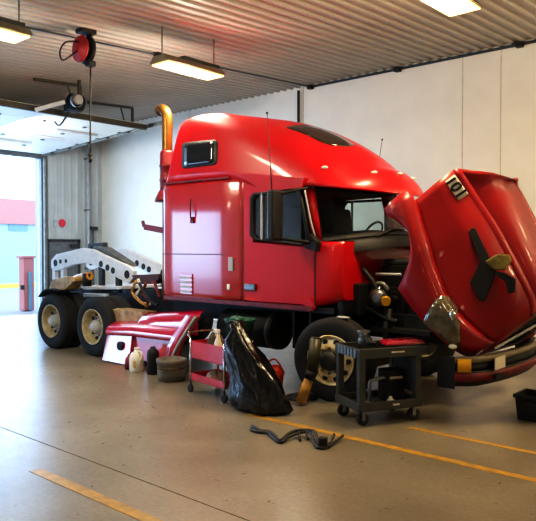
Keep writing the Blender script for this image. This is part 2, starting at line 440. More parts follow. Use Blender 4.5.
patch_poly(rfb, rrect(grow(q, .94)), .018).build('pane', 'tint', so)
# skylight in the roof slope
patch_poly(rfb, [(286, 128), (293, 126.3), (304, 126), (317, 127.8), (329, 132), (341, 137.5), (350, 142.5), (354.5, 146), (347, 147), (332, 145.8), (322, 142.5), (309, 136), (296, 131)], .014, 4, .02).build('skylight', 'sky', T)
# clearance lamps on the roof front
mk = MB(); 
for xx, yy in ((-.42, -.93), (-.42, .93), (.04, -.5), (.04, .5), (.12, 0)):
    p = roof_pt(xx, yy*.96); MB().ball(p, (.05, .035, .022), 10).build('clearance_lamp', 'jug', T)
# ---- greenhouse: posts, glass, headliner
def wplan(x0, xc, w, y): return xc-(xc-x0)*(abs(y)/w)**2.2
def wbase(y): return Vector((wplan(-.42, .12, .97, y), y, 1.92+.1*(1-(abs(y)/.97)**2)))
def wtop(y): return Vector((wplan(-.62, -.12, .95, y), y*.97, 2.66))
ys = [lerp(-.97, .97, i/24) for i in range(25)]
MB().grid([[lerp(wbase(y), wtop(y), t) for y in ys] for t in (0, .25, .5, .75, 1)]).build('windshield', 'glass', T, fix=False)
MB().loft([[wbase(y)+Vector((d, 0, e)) for y in ys] for d, e in ((.03, .0), (.012, .05), (-.02, .03), (.0, -.02))], False).build('windshield_seal', 'gasket', T)
MB().loft([[lerp(wbase(y), wtop(y), t)+Vector((.012, 0, 0)) for y in ys] for t in (.84, .93, 1.0)], False).build('windshield_band', 'gasket', T)
cow = MB().loft([[Vector((wbase(y).x+d, y*k, wbase(y).z+e)) for y in ys] for d, e, k in ((-.5, -.02, .99), (.02, -.01, .99), (.1, -.05, .98), (.14, -.16, .96))], False)
cow.build('cowl', 'black', T)
for s in (-1, 1):
    a = [wbase(.97*s), wtop(.95*s)]
    pil = MB().loft([[Vector((p.x+dx, s*(abs(p.y)+dy), p.z)) for dx, dy in ((.03, -.03), (.02, .012), (-.1, .03), (-.12, .0), (-.1, -.05))] for p in (a[0]+Vector((0, 0, -.05)), a[1]+Vector((0, 0, .03)))], True, True)
    pil.build('windshield_post', 'red', T)
    rear = MB().prism([(-1.66, 1.9), (-1.49, 1.9), (-1.52, 2.5), (-1.47, 2.58), (-.66, 2.6), (-.62, 2.72), (-1.66, 2.86)], s*1.055, s*.98, 1)
    rear.build('door_pillar', 'red', T)
MB().bb((-1.66, -1.0, 2.6), (-.5, 1.0, 2.66)).build('headliner', 'interior', T)
MB().bb((-1.7, -1.0, 1.9), (-1.64, 1.0, 2.7)).build('sleeper_curtain', 'interior', T)
MB().loft([[wbase(y)+Vector((dx, 0, dz)) for y in [v*.95 for v in ys]] for dx, dz in ((-.05, 0), (-.35, .06), (-.42, -.1))], False).build('dashboard', 'interior', T)
for s in (-1, 1):
    st = MB().box((-1.2, s*.55, 2.1), (.16, .5, .65), Matrix.Rotation(rad(-8), 3, 'Y')).build('seat', 'seat', T, .05)
    MB().box((-1.24, s*.55, 2.5), (.12, .28, .18)).build('headrest', 'seat', st, .04)
sw = MB(); cc = Vector((-.62, .52, 2.02))
ring = [cc+Matrix.Rotation(rad(-60), 3, 'Y') @ Vector((.22*cos(2*PI*k/20), .22*sin(2*PI*k/20), 0)) for k in range(21)]
sw.tube(ring, .016, 6, 0).cyl(cc, cc+Vector((.2, 0, -.15)), .03); sw.build('steering_wheel', 'black', T)
for k, yc in enumerate((-.45, .35)):
    w_ = MB(); p0 = wbase(yc)+Vector((.05, 0, -.02)); p1 = lerp(wbase(yc+.55), wtop(yc+.55), .08)+Vector((.03, 0, .01))
    w_.tube([p0, lerp(p0, p1, .5)+Vector((.03, 0, .05)), p1], .014, 6); w_.build('wiper', 'black', T)
# ---- doors (right and left): skin, window, gasket, handle
for s in (-1, 1):
    off = .012
    rows = [[Vector((x, s*(bw(x)+off), z)) for z in (1.13, 1.2, 1.5, 1.78, lerp(1.93, 1.84, (x+1.64)/1.16))] for x in (-1.64, -1.3, -.9, -.6, -.48)]
    d = MB().grid(rows); d.loft([[Vector((x, s*(bw(x)+o), 1.13)) for x in (-1.64, -.48)] for o in (off, -.01)], False); 
    door = d.build('door', 'red', T)
    WN = [(-1.50, 2.5), (-1.44, 2.56), (-.74, 2.56), (-.69, 2.5), (-.57, 1.98), (-.6, 1.91), (-.68, 1.885), (-1.42, 1.96), (-1.5, 2.02)]
    def scalep(P, k):
        cx = sum(p[0] for p in P)/len(P); cz = sum(p[1] for p in P)/len(P); return [(cx+(p[0]-cx)*k, cz+(p[1]-cz)*k) for p in P]
    out = scalep(WN, 1.055); inn = scalep(WN, .95)
    g_ = MB().loft([[Vector((x, s*(bw(x)+o), z)) for x, z in P] for P, o in ((out, .0), (out, .03), (inn, .03), (inn, -.02))], True)
    g_.build('window_seal', 'gasket', door)
    MB().add([Vector((x, s*(bw(x)-.004), z)) for x, z in scalep(WN, 1.0)], [tuple(range(len(WN)))]).build('pane', 'sideglass', door, fix=False)
    MB().bb((-1.34, s*1.05, 1.95), (-1.315, s*1.075, 2.57)).build('window_divider', 'lgrey', door)
    MB().bb((-1.62, s*(bw(-1.6)+.01), 1.27), (-1.42, s*(bw(-1.5)+.05), 1.36)).build('door_handle', 'steel', door, .015)
    for xs_, w_ in ((-1.655, .018), (-.47, .014)):
        MB().bb((xs_-w_/2, s*(bw(xs_)-.005), 1.1), (xs_+w_/2, s*(bw(xs_)+.008), 1.93)).build('door_gap', 'dred', door)
    # rear view mirror on two arms
    mr = MB().bb((-.88, s*1.27, 1.93), (-.77, s*1.47, 2.56)); m_ = mr.build('mirror', 'black', T, .03)
    MB().bb((-.886, s*1.29, 1.97), (-.878, s*1.45, 2.52)).build('mirror_glass', 'chrome', m_)
    MB().tube([(-.8, s*1.34, 1.96), (-.6, s*1.2, 1.93), (-.46, s*1.02, 1.9)], .022, 8).build('mirror_arm', 'black', m_); MB().tube([(-.8, s*1.34, 2.5), (-.66, s*1.18, 2.56), (-.58, s*1.0, 2.6)], .018, 8).build('mirror_arm', 'black', m_)
    MB().tube([(-.585, s*1.085, 2.56), (-.5, s*1.082, 2.2), (-.44, s*1.06, 1.98)], .012, 6).build('pillar_trim', 'lgrey', door)
    MB().prism([(-.58, 1.84), (-.4, 1.8), (-.38, 1.92), (-.5, 2.02)], s*1.0, s*1.1, 1).build('mirror_mount', 'black', m_, .01)
    b_ = MB().bb((-3.3, s*1.06, 1.06), (-.45, s*1.1, 1.115)); b_.build('sill_strip', 'dred', T)
    a_ = at(267, 113, 1, -1.36); b2 = at(272, 191, 1, -1.2)
    MB().cyl((b2.x, s*1.2, b2.z), (a_.x, s*1.36, a_.z), .008, .004, 8).ball((a_.x, s*1.36, a_.z), .016, 8).ball((b2.x, s*1.2, b2.z), .025, 8).build('antenna', 'dgrey', T)
    # sleeper side trims
    MB().bb((-3.28, s*1.118, 1.742), (-1.97, s*1.126, 1.756)).build('body_seam', 'dred', T)
    MB().bb((-3.3, s*1.05, 2.80), (-1.9, s*1.115, 2.825)).build('roof_ledge', 'dred', T)
def badge(name, x, y, w, h, m, bvh=slb, th=.02, parent=None, bev=.006):
    p, n = hit(bvh, x, y, 0)
    mb = MB().box(p+Vector((0, -th/2+.004, 0)), (w, th, h)); return mb.build(name, m, parent or T, bev)
badge('side_marker', 231, 264, .09, .19, 'lgrey')
badge('locker_latch', 229, 287, .06, .08, 'jug')
v = badge('side_vent', 187, 284, .26, .3, 'redp')
for k in range(4):
    p, n = hit(slb, 187, 277.5+k*4.6, 0); MB().box(p+Vector((0, -.02, 0)), (.24, .014, .03)).build('louver', 'lgrey', v)
p, n = hit(slb, 193, 218, 0); MB().tube([p+Vector((0, -.02, -.02)), p+Vector((0, -.05, .02)), p+Vector((0, -.05, .28))], .012, 6).box(p+Vector((0, -.015, -.03)), (.06, .03, .09)).build('side_bracket', 'dred', T)
cp = PX4 = [at(x, y, 1, -1.04) for x, y in ((303, 303), (311, 297), (315, 308), (308, 312))]
MB().prism([(p.x, p.z) for p in cp], -1.05, -1.02, 1).build('corner_flap', 'red', T)
# ---- exhaust stack
for s in (-1, 1):
    ex = MB(); X0, Y0 = -3.54, s*.82
    ex.tube([(X0, Y0, 1.0), (X0, Y0, 2.9), (X0, Y0, 3.6), (X0, Y0, 3.86), (X0-.03, Y0, 3.97), (X0-.12, Y0, 4.03), (X0-.2, Y0, 4.0)], .085, 16, 4)
    eo = ex.build('exhaust_stack', 'brass', T)
    sh = MB()
    sh.lathe([(.125, 2.62), (.13, 2.7), (.118, 2.72), (.12, 2.88), (.132, 2.9), (.118, 2.93), (.12, 3.1), (.134, 3.12), (.118, 3.15), (.115, 3.32), (.1, 3.36)], (X0, Y0, 0), 'z', 20)
    sh.loft([[Vector((X0+r*cos(a), Y0+r*sin(a), z)) for a in [k*PI/8 for k in range(16)]] for r, z in ((.2, 2.56), (.2, 2.6), (.13, 2.74))], True, True)
    sh.build('heat_shield', 'dred', eo)
    MB().lathe([(.13, 1.0), (.14, 1.05), (.14, 2.5), (.12, 2.56)], (X0, Y0, 0), 'z', 20).build('muffler', 'steel', eo) if s > 0 else None
a, b = at(145, 227, 1, -.95), at(166, 231, 1, -.95)
MB().bar(a, b, .06, .09).bar(a+Vector((-.02, 0, .0)), a+Vector((-.06, 0, .1)), .04, .05).build('grab_bracket', 'dred', T, .008)
# ---- chassis
fr = MB()
for s in (-1, 1):
    fr.bb((-7.3, s*.39, .74), (1.25, s*.46, 1.03)); fr.bb((-7.3, s*.33, .74), (1.25, s*.39, .77)); fr.bb((-7.3, s*.33, 1.0), (1.25, s*.39, 1.03))
for x in (-7.2, -5.7, -4.2, -2.5, -1.0): fr.bb((x, -.4, .78), (x+.1, .4, .98))
fr.build('frame_rails', 'frame', T)
MB().bb((-3.3, -1.0, 1.03), (-.2, 1.0, 1.1)).build('cab_floor', 'frame', T)
tk = MB().cyl((-2.2, -.8, .72), (-1.2, -.8, .72), .25, n=24); t_ = tk.build('fuel_tank', 'frame', T)
for x in (-1.9, -1.3): MB().lathe([(.255, x), (.255, x+.06)], (0, -.8, .72), 'x', 24).build('tank_strap', 'dgrey', t_)
MB().bb((-2.1, .55, .4), (-1.0, 1.1, .95)).build('battery_box', 'frame', T, .03)
MB().bb((-.85, -1.0, .55), (-.55, -.5, .62)).bb((-.85, -1.0, .55), (-.82, -.5, 1.05)).bb((-.58, -1.0, .55), (-.55, -.5, 1.05)).build('cab_step', 'frame', T)
# ---- wheels
def wheel(x, y, w, front, steer=0, detail=True):
    n = 44; y0, y1 = y, y+w; c = Vector((x, y+w/2, .5)); Rz = Matrix.Rotation(steer, 3, 'Z')
    def fin(mb): return mb.xf(lambda p: c+Rz @ (p-c)) if steer else mb
    prof = [(.295, y0+.05), (.3, y0+.02), (.34, y0+.0), (.43, y0-.004), (.475, y0+.012), (.497, y0+.035)]
    k = 5
    for i in range(k):
        a = lerp(y0+.04, y1-.04, i/k); b = lerp(y0+.04, y1-.04, (i+1)/k)
        prof += [(.505, a+.004), (.505, b-.012), (.49, b-.01), (.49, b-.002)]
    prof += [(.497, y1-.035), (.475, y1-.012), (.43, y1+.004), (.34, y1), (.295, y1-.05)]
    prof.append(prof[0])
    o = fin(MB().lathe(prof, (x, 0, .5), 'y', n, caps=False)).build('wheel', 'rubber', T)
    s = 1 if y < 0 else -1                     # s=+1: outer face looks to -Y
    yo = y if s > 0 else y+w
    if front:
        pr = [(.302, .015), (.305, -.004), (.288, -.008), (.275, .03), (.262, .045), (.235, .02), (.2, .0), (.165, -.012), (.13, -.012), (.125, .0), (.0, .0)]
    else:
        pr = [(.302, .015), (.305, -.004), (.288, -.008), (.272, .03), (.262, .12), (.24, .135), (.18, .15), (.13, .15), (.0, .15)]
    fin(MB().lathe([(r, yo+s*h) for r, h in pr], (x, 0, .5), 'y', n, caps=False)).build('rim', 'frim' if front else 'rim', o)
    if not detail: return o
    for i in range(10):
        a = 2*PI*i/10; rr = .225 if front else .215; yy = yo+s*(.014 if front else .141)
        fin(MB().cyl((x+rr*cos(a), yy-s*.012, .5+rr*sin(a)), (x+rr*cos(a), yy+s*.012, .5+rr*sin(a)), .032, n=12)).build('hand_hole', 'black', o)
        a = 2*PI*(i+.5)/10; rr = .15; yy = yo+s*(-.012 if front else .15)
        fin(MB().cyl((x+rr*cos(a), yy, .5+rr*sin(a)), (x+rr*cos(a), yy-s*.035, .5+rr*sin(a)), .016, n=6)).build('lug_nut', 'steel', o)
    yy = yo+s*(-.01 if front else .15)
    pr = [(.12, 0), (.115, -.05), (.09, -.09), (.05, -.1), (.0, -.1)] if front else [(.115, 0), (.11, -.1), (.1, -.11), (.07, -.15), (.06, -.16), (0, -.16)]
    fin(MB().lathe([(r, yy+s*h) for r, h in pr], (x, 0, .5), 'y', 20, caps=False)).build('hub', 'dgrey' if front else 'lgrey', o)
    return o
for s in (-1, 1):
    wheel(-.14, -1.2 if s < 0 else .905, .295, True, rad(12), s < 0)
    for x in (-5.06, -6.38):
        wheel(x, -1.2 if s < 0 else .93, .27, False, 0, s < 0); wheel(x, -.9 if s < 0 else .63, .27, False, 0, False)
ax = MB()
for x in (-5.06, -6.38):
    ax.cyl((x, -.7, .5), (x, .7, .5), .09); ax.ball((x, 0, .5), (.24, .28, .24), 16)
    for s in (-1, 1):
        ax.box((x, s*.42, .66), (.5, .1, .12)).cyl((x-.35, s*.42, .62), (x-.35, s*.42, .8), .13)
ax.build('rear_axle', 'frame', T)
MB().cyl((0, -.92, .5), (0, .92, .5), .07).box((0, 0, .42), (.14, 1.5, .16)).box((0, -.42, .62), (1.3, .09, .06)).box((0, .42, .62), (1.3, .09, .06)).build('front_axle', 'frame', T)
# rear quarter fenders and lamp brackets over the back wheel
for s in (-1, 1):
    q_ = MB(); pts = [(-6.38+.6*cos(a), .5+.58*sin(a)) for a in [rad(v) for v in range(70, 142, 8)]]
    q_.loft([[Vector((px, s*y, pz)) for px, pz in pts] for y in (.62, 1.2)]+[[Vector((px, s*y, pz+.015)) for px, pz in pts] for y in (1.21, .62)], False)
    q_.build('quarter_fender', 'black', T)
a = [at(54, 289, 1, -1.0), at(58, 279, 1, -1.0), at(74, 276, 1, -1.0), at(80, 281, 1, -1.0), at(70, 290, 1, -1.0)]
MB().prism([(p.x, p.z) for p in a], -1.12, -.85, 1).build('fender_bracket', 'tan', T, .02)
a = [at(72, 287, 1, -1.0), at(76, 279, 1, -1.0), at(90, 276, 1, -1.0)]
MB().tube([a[0], a[1], a[2]], .07, 12).build('air_spring', 'amber', T)
a = at(90, 279, 1, -.95); MB().cyl(a+Vector((0, -.06, -.12)), a+Vector((0, -.06, .1)), .08).build('spring_mount', 'black', T)
# ---- white perforated arm frame over the tandem
def PX(pts, y): return [(at(px, py, 1, y).x, at(px, py, 1, y).z) for px, py in pts]
ARM = [(51, 268), (51, 260), (56, 254.5), (66, 252), (82, 248), (92, 249.5), (103, 255), (118, 262), (129, 266.5), (133, 271), (132, 279), (129, 284), (118, 278.5), (104, 269.5), (94, 264.5), (84, 263), (72, 265), (60, 270), (55, 271)]
for y0 in (-.47, .35):
    arm = MB().prism(PX(ARM, -.47), y0, y0+.09, 1).build('tow_arm', 'white', T, .012)
    for hx, hy, r in ((55.5, 263, .07), (60.5, 261.5, .045), (66, 261, .04), (101, 264, .06), (107.5, 267.5, .06), (113, 270.5, .06), (127, 274.5, .075)):
        p = at(hx, hy, 1, -.47); MB().cyl((p.x, y0-.006, p.z), (p.x, y0+.02, p.z), r, n=14).build('arm_hole', 'black', arm)
p = PX([(94, 246), (104, 247.5), (128, 263.5), (129, 267), (118, 262.5), (103, 255.5), (93, 250)], -.3)
MB().prism(p, -.32, -.12, 1).build('arm_cover', 'grey', T, .01)
p = PX([(87.5, 250), (88, 243.5), (103, 242.5), (104, 249.5), (103, 251.5), (101, 246), (91, 246.5), (90.5, 251)], -.2)
MB().prism(p, -.2, -.1, 1).build('arm_handle', 'dgrey', T, .008)
for (x0, y0_, x1, y1_) in ((86, 285.5, 121, 289.5), (84, 293, 107, 297)):
    p = PX([(x0, y0_), (x1, y0_+.8), (x1, y1_), (x0, y1_)], -.5); MB().prism(p, -.52, .52, 1).build('deck_rail', 'white', T, .01)
for xx in (53.5, 62, 100, 117):
    p = at(xx, 266, 1, -.45); MB().bb((p.x-.05, -.45, 1.0), (p.x+.05, -.37, p.z)).build('arm_leg', 'white' if xx < 70 else 'dgrey', T)
# ---- deck behind the sleeper, air lines
dp = PX([(132, 275), (160, 274), (160, 279), (154, 284), (136, 284)], -.6)
MB().prism(dp, -.62, .5, 1).build('deck_plate', 'brown', T, .015)
MB().bb((-4.6, -.5, 1.03), (-3.6, .5, 1.12)).bb((-4.2, -.4, 1.0), (-3.7, .2, 1.3)).build('deck_frame', 'frame', T)
for k, (m_, pts) in enumerate((('jug', [(138, 279), (140, 288), (136, 296), (142, 303), (150, 304)]), ('dred', [(146, 283), (143, 293), (148, 300), (146, 308)]), ('dred', [(154, 281), (157, 290), (160, 298)]), ('amber', [(136, 281), (132, 291), (137, 299), (147, 306)]), ('wire', [(139, 283), (146, 295), (153, 303), (158, 305)]))):
    MB().tube([at(px, py, 1, -.72-.03*k) for px, py in pts], .025, 8).build('air_line', m_, T)
# ---- side fairing panels below the sleeper
fz = MB()
def frow(x):
    e = interp([(-3.95, .1), (-3.8, 0), (-2.3, 0)], x); t = interp([(-3.95, .80), (-2.3, .96)], x)-e
    return [Vector((x, -.85, t-.02)), Vector((x, -1.0, t)), Vector((x, -1.08, t-.02)), Vector((x, -1.15, t-.08)), Vector((x, -1.18, t-.16)), Vector((x, -1.19, t-.24)), Vector((x, -1.17, .58))]
fz.loft([frow(x) for x in (-3.95, -3.9, -3.8, -3.4, -3.0, -2.7, -2.45)], False, False)
fo = fz.build('side_fairing', 'redp', T)
def lrow(x):
    z = interp([(-4.5, .62), (-3.9, .66), (-2.7, .68)], x)
    return [Vector((x, -1.0, z+.02)), Vector((x, -1.14, z+.01)), Vector((x, -1.26, z-.05)), Vector((x, -1.31, z-.1)), Vector((x, -1.32, z-.16)), Vector((x, -1.3, z-.2)), Vector((x, -1.24, z-.2))]
MB().loft([lrow(x) for x in (-4.5, -4.4, -3.9, -3.3, -2.9, -2.72)], False).build('lower_ledge', 'redp', fo)
p0, p1 = at(109, 322, 1, -1.05), at(142, 312, 1, -1.05)
MB().bb((p0.x, -1.05, p0.z), (p1.x, -.75, p1.z)).build('step_box', 'tan', T, .01)
lp = MB().add([(-4.5, -1.28, .46), (-3.86, -1.28, .46), (-3.84, -1.36, .02), (-4.54, -1.36, .02), (-4.5, -1.24, .46), (-3.86, -1.24, .46), (-3.84, -1.28, .02), (-4.54, -1.28, .02)], [(0, 1, 2, 3), (4, 7, 6, 5), (0, 4, 5, 1), (1, 5, 6, 2), (2, 6, 7, 3), (3, 7, 4, 0)]).build('lower_panel', 'redp', fo)
pc = at(120, 346, 1, -1.33); MB().cyl((pc.x, -1.3, pc.z), (pc.x, -1.345, pc.z), .07, n=18).build('step_hole', 'black', lp)
MB().bb((-3.84, -1.24, .1), (-2.8, -1.18, .5)).build('recess_panel', 'redp', fo)
arc = []
A = [at(px, py, 1, -1.3) for px, py in ((173, 361), (177, 350), (183, 339), (190, 328), (197, 317))]
B = [at(px, py, 1, -1.3) for px, py in ((166, 357), (169, 346), (175, 334), (182, 323), (188, 315))]
mbx = MB().loft([[Vector((p.x, -1.27, p.z)) for p in B], [Vector((p.x, -1.33, p.z)) for p in B], [Vector((p.x, -1.34, p.z)) for p in A], [Vector((p.x, -1.22, p.z)) for p in A]], False)
mbx.build('arch_edge', 'redp', fo)
mbx = MB().tube([Vector((p.x, -1.335, p.z)) for p in A], .02, 8); mbx.build('arch_trim', 'lgrey', fo)
# ---- hood, modelled closed and then swung about its hinge at the bumper
PV, PHI = Vector((1.45, 0, .70)), rad(49)
def tilt(p):
    u, v = p.x-PV.x, p.z-PV.z; return Vector((PV.x+u*cos(PHI)+v*sin(PHI), p.y, PV.z-u*sin(PHI)+v*cos(PHI)))
ST = [-.3, -.2, -.1, .1, .25, .36, .44, .5, .65, .8, 1.0, 1.2, 1.36, 1.44, 1.5]
TB = dict(
 zb=[(-.3, 1.10), (-.2, 1.08), (-.1, 1.13), (.1, 1.17), (.25, 1.08), (.36, .97), (.44, .82), (.5, .665), (.8, .66), (1.2, .67), (1.5, .68)],
 yo=[(-.3, 1.16), (.1, 1.19), (.5, 1.2), (.8, 1.19), (1.0, 1.16), (1.2, 1.1), (1.36, 1.0), (1.44, .9), (1.5, .78)],
 zv=[(-.3, 1.34), (-.1, 1.30), (.1, 1.22), (.36, 1.12), (.5, 1.05), (.8, .95), (1.0, .93), (1.36, .95), (1.5, .95)],
 yv=[(-.3, .95), (.5, .92), (.8, .92), (1.0, .9), (1.2, .85), (1.36, .78), (1.44, .72), (1.5, .64)],
 ys=[(-.3, .74), (-.01, .66), (.57, .63), (1.13, .61), (1.36, .58), (1.44, .55), (1.5, .5)],
 zs=[(-.3, 1.89), (-.01, 1.84), (.57, 1.76), (1.13, 1.63), (1.36, 1.56), (1.44, 1.5), (1.5, 1.42)],
 zc=[(-.3, 2.12), (.2, 2.06), (.57, 1.95), (1.13, 1.78), (1.36, 1.67), (1.44, 1.6), (1.5, 1.5)])
def hrow(x):
    g_ = {k: interp(v, x) for k, v in TB.items()}
    e = max(0, (.1-x)/.4)             # the rear edge is not straight: fender tail behind, cowl centre ahead
    b = interp([(-.3, .07), (.8, .07), (1.1, .03), (1.5, .0)], x)
    r = [Vector((x, -g_['yo'], g_['zb'])), Vector((x, -g_['yo']-.012, lerp(g_['zb'], g_['zv'], .45))), Vector((x, -g_['yo']+.02, lerp(g_['zb'], g_['zv'], .9))), Vector((x+e*.02, -lerp(g_['yo'], g_['yv'], .35), g_['zv']+b)), Vector((x+e*.05, -lerp(g_['yo'], g_['yv'], .75), g_['zv']+b*.9)),
         Vector((x+e*.1, -g_['yv'], g_['zv'])),
         Vector((x+e*.1, -lerp(g_['yv'], g_['ys'], .12), g_['zv']+.04)), Vector((x+e*.09, -lerp(g_['yv'], g_['ys'], .55)-.01, lerp(g_['zv'], g_['zs'], .5))),
         Vector((x+e*.09, -g_['ys']-.012, g_['zs']-.05)), Vector((x+e*.1, -g_['ys']+.012, g_['zs']-.012)), Vector((x+e*.12, -g_['ys']+.05, g_['zs']+.01)),
         Vector((x+e*.3, -g_['ys']*.5, lerp(g_['zs'], g_['zc'], .72))), Vector((x+e*.45, 0, g_['zc']))]
    return r
HD = MB()
for a_, b_ in ((0, 5), (5, 8), (8, 10), (10, 12)): HD.loft([hrow(x)[a_:b_+1] for x in ST], False)
HD.f = [f[::-1] for f in HD.f]; HD.mirror()
HD.xf(tilt); hb = HD.bvh(); hood = HD.build('hood', 'red2', T, fix=False)
sd = hood.modifiers.new('thick', 'SOLIDIFY'); sd.thickness = .018; sd.offset = -1
# grille in the nose
GR = MB(); fz_ = [(-.5, .72), (-.46, 1.42), (-.25, 1.5), (.25, 1.5), (.46, 1.42), (.5, .72)]
GR.prism([(y, z) for y, z in fz_], 1.44, 1.475, 0)
for k in range(9): z = .78+k*.075; GR.bb((1.47, -.46, z), (1.49, .46, z+.018))
GR.xf(tilt); gr = GR.build('grille', 'grille', T)
gf = MB().tube([tilt(Vector((1.485, y*1.03, z))) for y, z in fz_+[fz_[0]]], .022, 8, 0); gf.build('grille_frame', 'steel', gr)
MB().bar(tilt(Vector((1.5, -.42, .8))), tilt(Vector((1.5, .42, 1.4))), .05, .03).build('grille_bar', 'chrome', gr)
for sg_ in (1, -1):
  ns = MB().loft([[Vector((1.5, s_*sg_*y, z)) for y, z in ((.78, .68), (.64, .95), (.5, 1.42))] for s_ in (-1,)]+[[Vector((1.51, -sg_*y, z)) for y, z in ((.5, .72), (.49, 1.0), (.44, 1.42))]], False).xf(tilt)
  ns.build('nose_panel', 'red2', gr)
# headlamps: skins standing off the fender corner
hl = patch_poly(hb, [(424, 322), (427, 314), (431, 306), (436, 299), (441, 296), (447, 297), (453, 301), (457, 310), (459, 325), (460, 338), (459, 350), (453, 350), (446, 346), (438, 339), (430, 330)], .022, 4, .03)
other = MB(); other.v = [Vector((p.x, -p.y, p.z)) for p in hl.v]; other.f = [f[::-1] for f in hl.f]; other.sm = list(hl.sm)
hl = hl.build('headlamp', 'lens', T); other.build('headlamp', 'lens', T)
p = hit(hb, 451, 316, .03)[0]; MB().ball(p, (.035, .02, .06), 12).build('bulb_reflector', 'chrome', hl)
p = hit(hb, 453, 345, .03)[0]; MB().ball(p, (.05, .02, .025), 12).build('turn_lamp', 'jug', hl)
# number sticker 101 near the rear corner of the hood side
qd = [(445, 181.5), (454.5, 174.3), (468.5, 194), (458.5, 200.5)]
pl = patch_poly(hb, rrect(qd, .06, 2), .007, 3, .008).build('number_plate', 'plate', hood)
c0, nn = hit(hb, 456.8, 187.4, .013)
P1 = hit(hb, 449.7, 178, .014)[0]; P2 = hit(hb, 463.5, 197.2, .014)[0]
Q1 = hit(hb, 451.8, 190.8, .014)[0]; Q2 = hit(hb, 461.5, 184.2, .014)[0]
ux = (P2-P1).normalized(); uy = (Q2-Q1); uy = (uy-ux*uy.dot(ux)).normalized(); un = ux.cross(uy); c0 = c0-uy*.010-ux*.006
tx = bpy.data.curves.new('txt', 'FONT'); tx.body = '101'; tx.align_x = 'CENTER'; tx.align_y = 'CENTER'; tx.size = .175; tx.extrude = .001; tx.offset = .006
to = bpy.data.objects.new('txt', tx); C.objects.link(to); bpy.context.view_layer.update()
tm = bpy.data.meshes.new_from_object(to.evaluated_get(bpy.context.evaluated_depsgraph_get())); bpy.data.objects.remove(to)
R4 = Matrix(((ux.x, uy.x, un.x, c0.x), (ux.y, uy.y, un.y, c0.y), (ux.z, uy.z, un.z, c0.z), (0, 0, 0, 1)))
tm.transform(R4); tm.materials.clear(); tm.materials.append(M['ink'])
num = bpy.data.objects.new('number_lettering', tm); C.objects.link(num); num.parent = pl
# hood mirror: black forked bracket with a bright shell
def hp(x, y, off=.0): 
    h = hit(hb, x, y, off); return h[0]
hm = MB()
a0, a1, a2 = hp(474, 230, .0), hp(482, 250, .05), hp(489, 266, .13)
hm.bar(a0, a2, .05, .045) 
f0, f1 = hp(471, 284, .0), hp(480, 303, .0)
def slab(pts, offs, th):
    P_ = [hp(x, y, o) for (x, y), o in zip(pts, offs)]; n_ = hit(hb, 484, 280)[1]
    return MB().add(P_+[p+n_*th for p in P_], [tuple(range(len(P_)))[::-1], tuple(range(len(P_), 2*len(P_)))]+[(i, (i+1) % len(P_), len(P_)+(i+1) % len(P_), len(P_)+i) for i in range(len(P_))])
hmo = slab([(468.5, 233), (472, 228), (475.5, 229), (490, 258), (497, 270), (494, 280), (485, 301), (480, 301), (470, 283), (477, 269), (480, 262)], [.004]*11, .05).build('hood_mirror', 'black', T, .01)
slab([(485, 263), (496, 256), (509, 256.5), (510.5, 263), (505, 272), (494, 271)], [.06]*6, .09).build('mirror_shell', 'mirrorlit', hmo, .02)
hm2 = slab([(496, 272), (506, 274), (516, 280), (515, 292), (508, 294), (505, 282), (496, 276)], [.05]*7, .05).build('mirror_hook', 'black', hmo, .01)
# ---- bumper with marker lamp and plate
def bx(y): return 1.74-.16*(abs(y)/1.1)**2-.22*max(0, (abs(y)-.85)/.3)**2
def bband(z0, z1, d0=0, th=.06, yy=1.1, n=24):
    Y = [lerp(-yy, yy, i/n) for i in range(n+1)]
    return MB().loft([[Vector((bx(y)+d, y, z)) for y in Y] for d, z in ((d0-th, z0), (d0, z0), (d0, z1), (d0-th, z1), (d0-th, z0))], False)
bp = bband(.44, .545).build('bumper', 'dred', T)
bband(.545, .64, -.025).build('bumper_slot', 'black', bp); bband(.64, .70, .0, .09).build('bumper_top', 'hood_under', bp)
bband(.535, .548, .006, .03).build('bumper_trim', 'dgrey', bp)
for s in (-1, 1):
    lm = MB(); Y = [s*lerp(1.0, 1.09, i/8) for i in range(9)]
    lm.loft([[Vector((bx(y)+d, y, z)) for y in Y] for d, z in ((-.05, .54), (.012, .54), (.012, .68), (-.05, .68))], False); lm.build('marker_lamp', 'yellow', bp)
    e = MB().loft([[Vector((bx(1.1)-k*.1, s*1.1, z)) for z in (.36, .45, .6, .70)] for k in range(0, 3)], False); e.build('bumper_end', 'black', bp)
dam = MB().loft([[Vector((bx(y)-d, y*k, z)) for y in [lerp(-1.09, 1.09, i/20) for i in range(21)]] for d, z, k in ((0, .445, 1), (.06, .38, .98), (.16, .36, .94), (.3, .42, .9))], False); dam.build('air_dam', 'black', bp)
pp = at(504.5, 361.5, 0, 1.76); lpz = MB().box((bx(pp.y)+.02, pp.y, .61), (.012, .27, .13)).build('licence_plate', 'plate', bp)
MB().box((bx(pp.y)+.0, pp.y, .47), (.05, .2, .05)).build('tow_hook', 'black', bp)
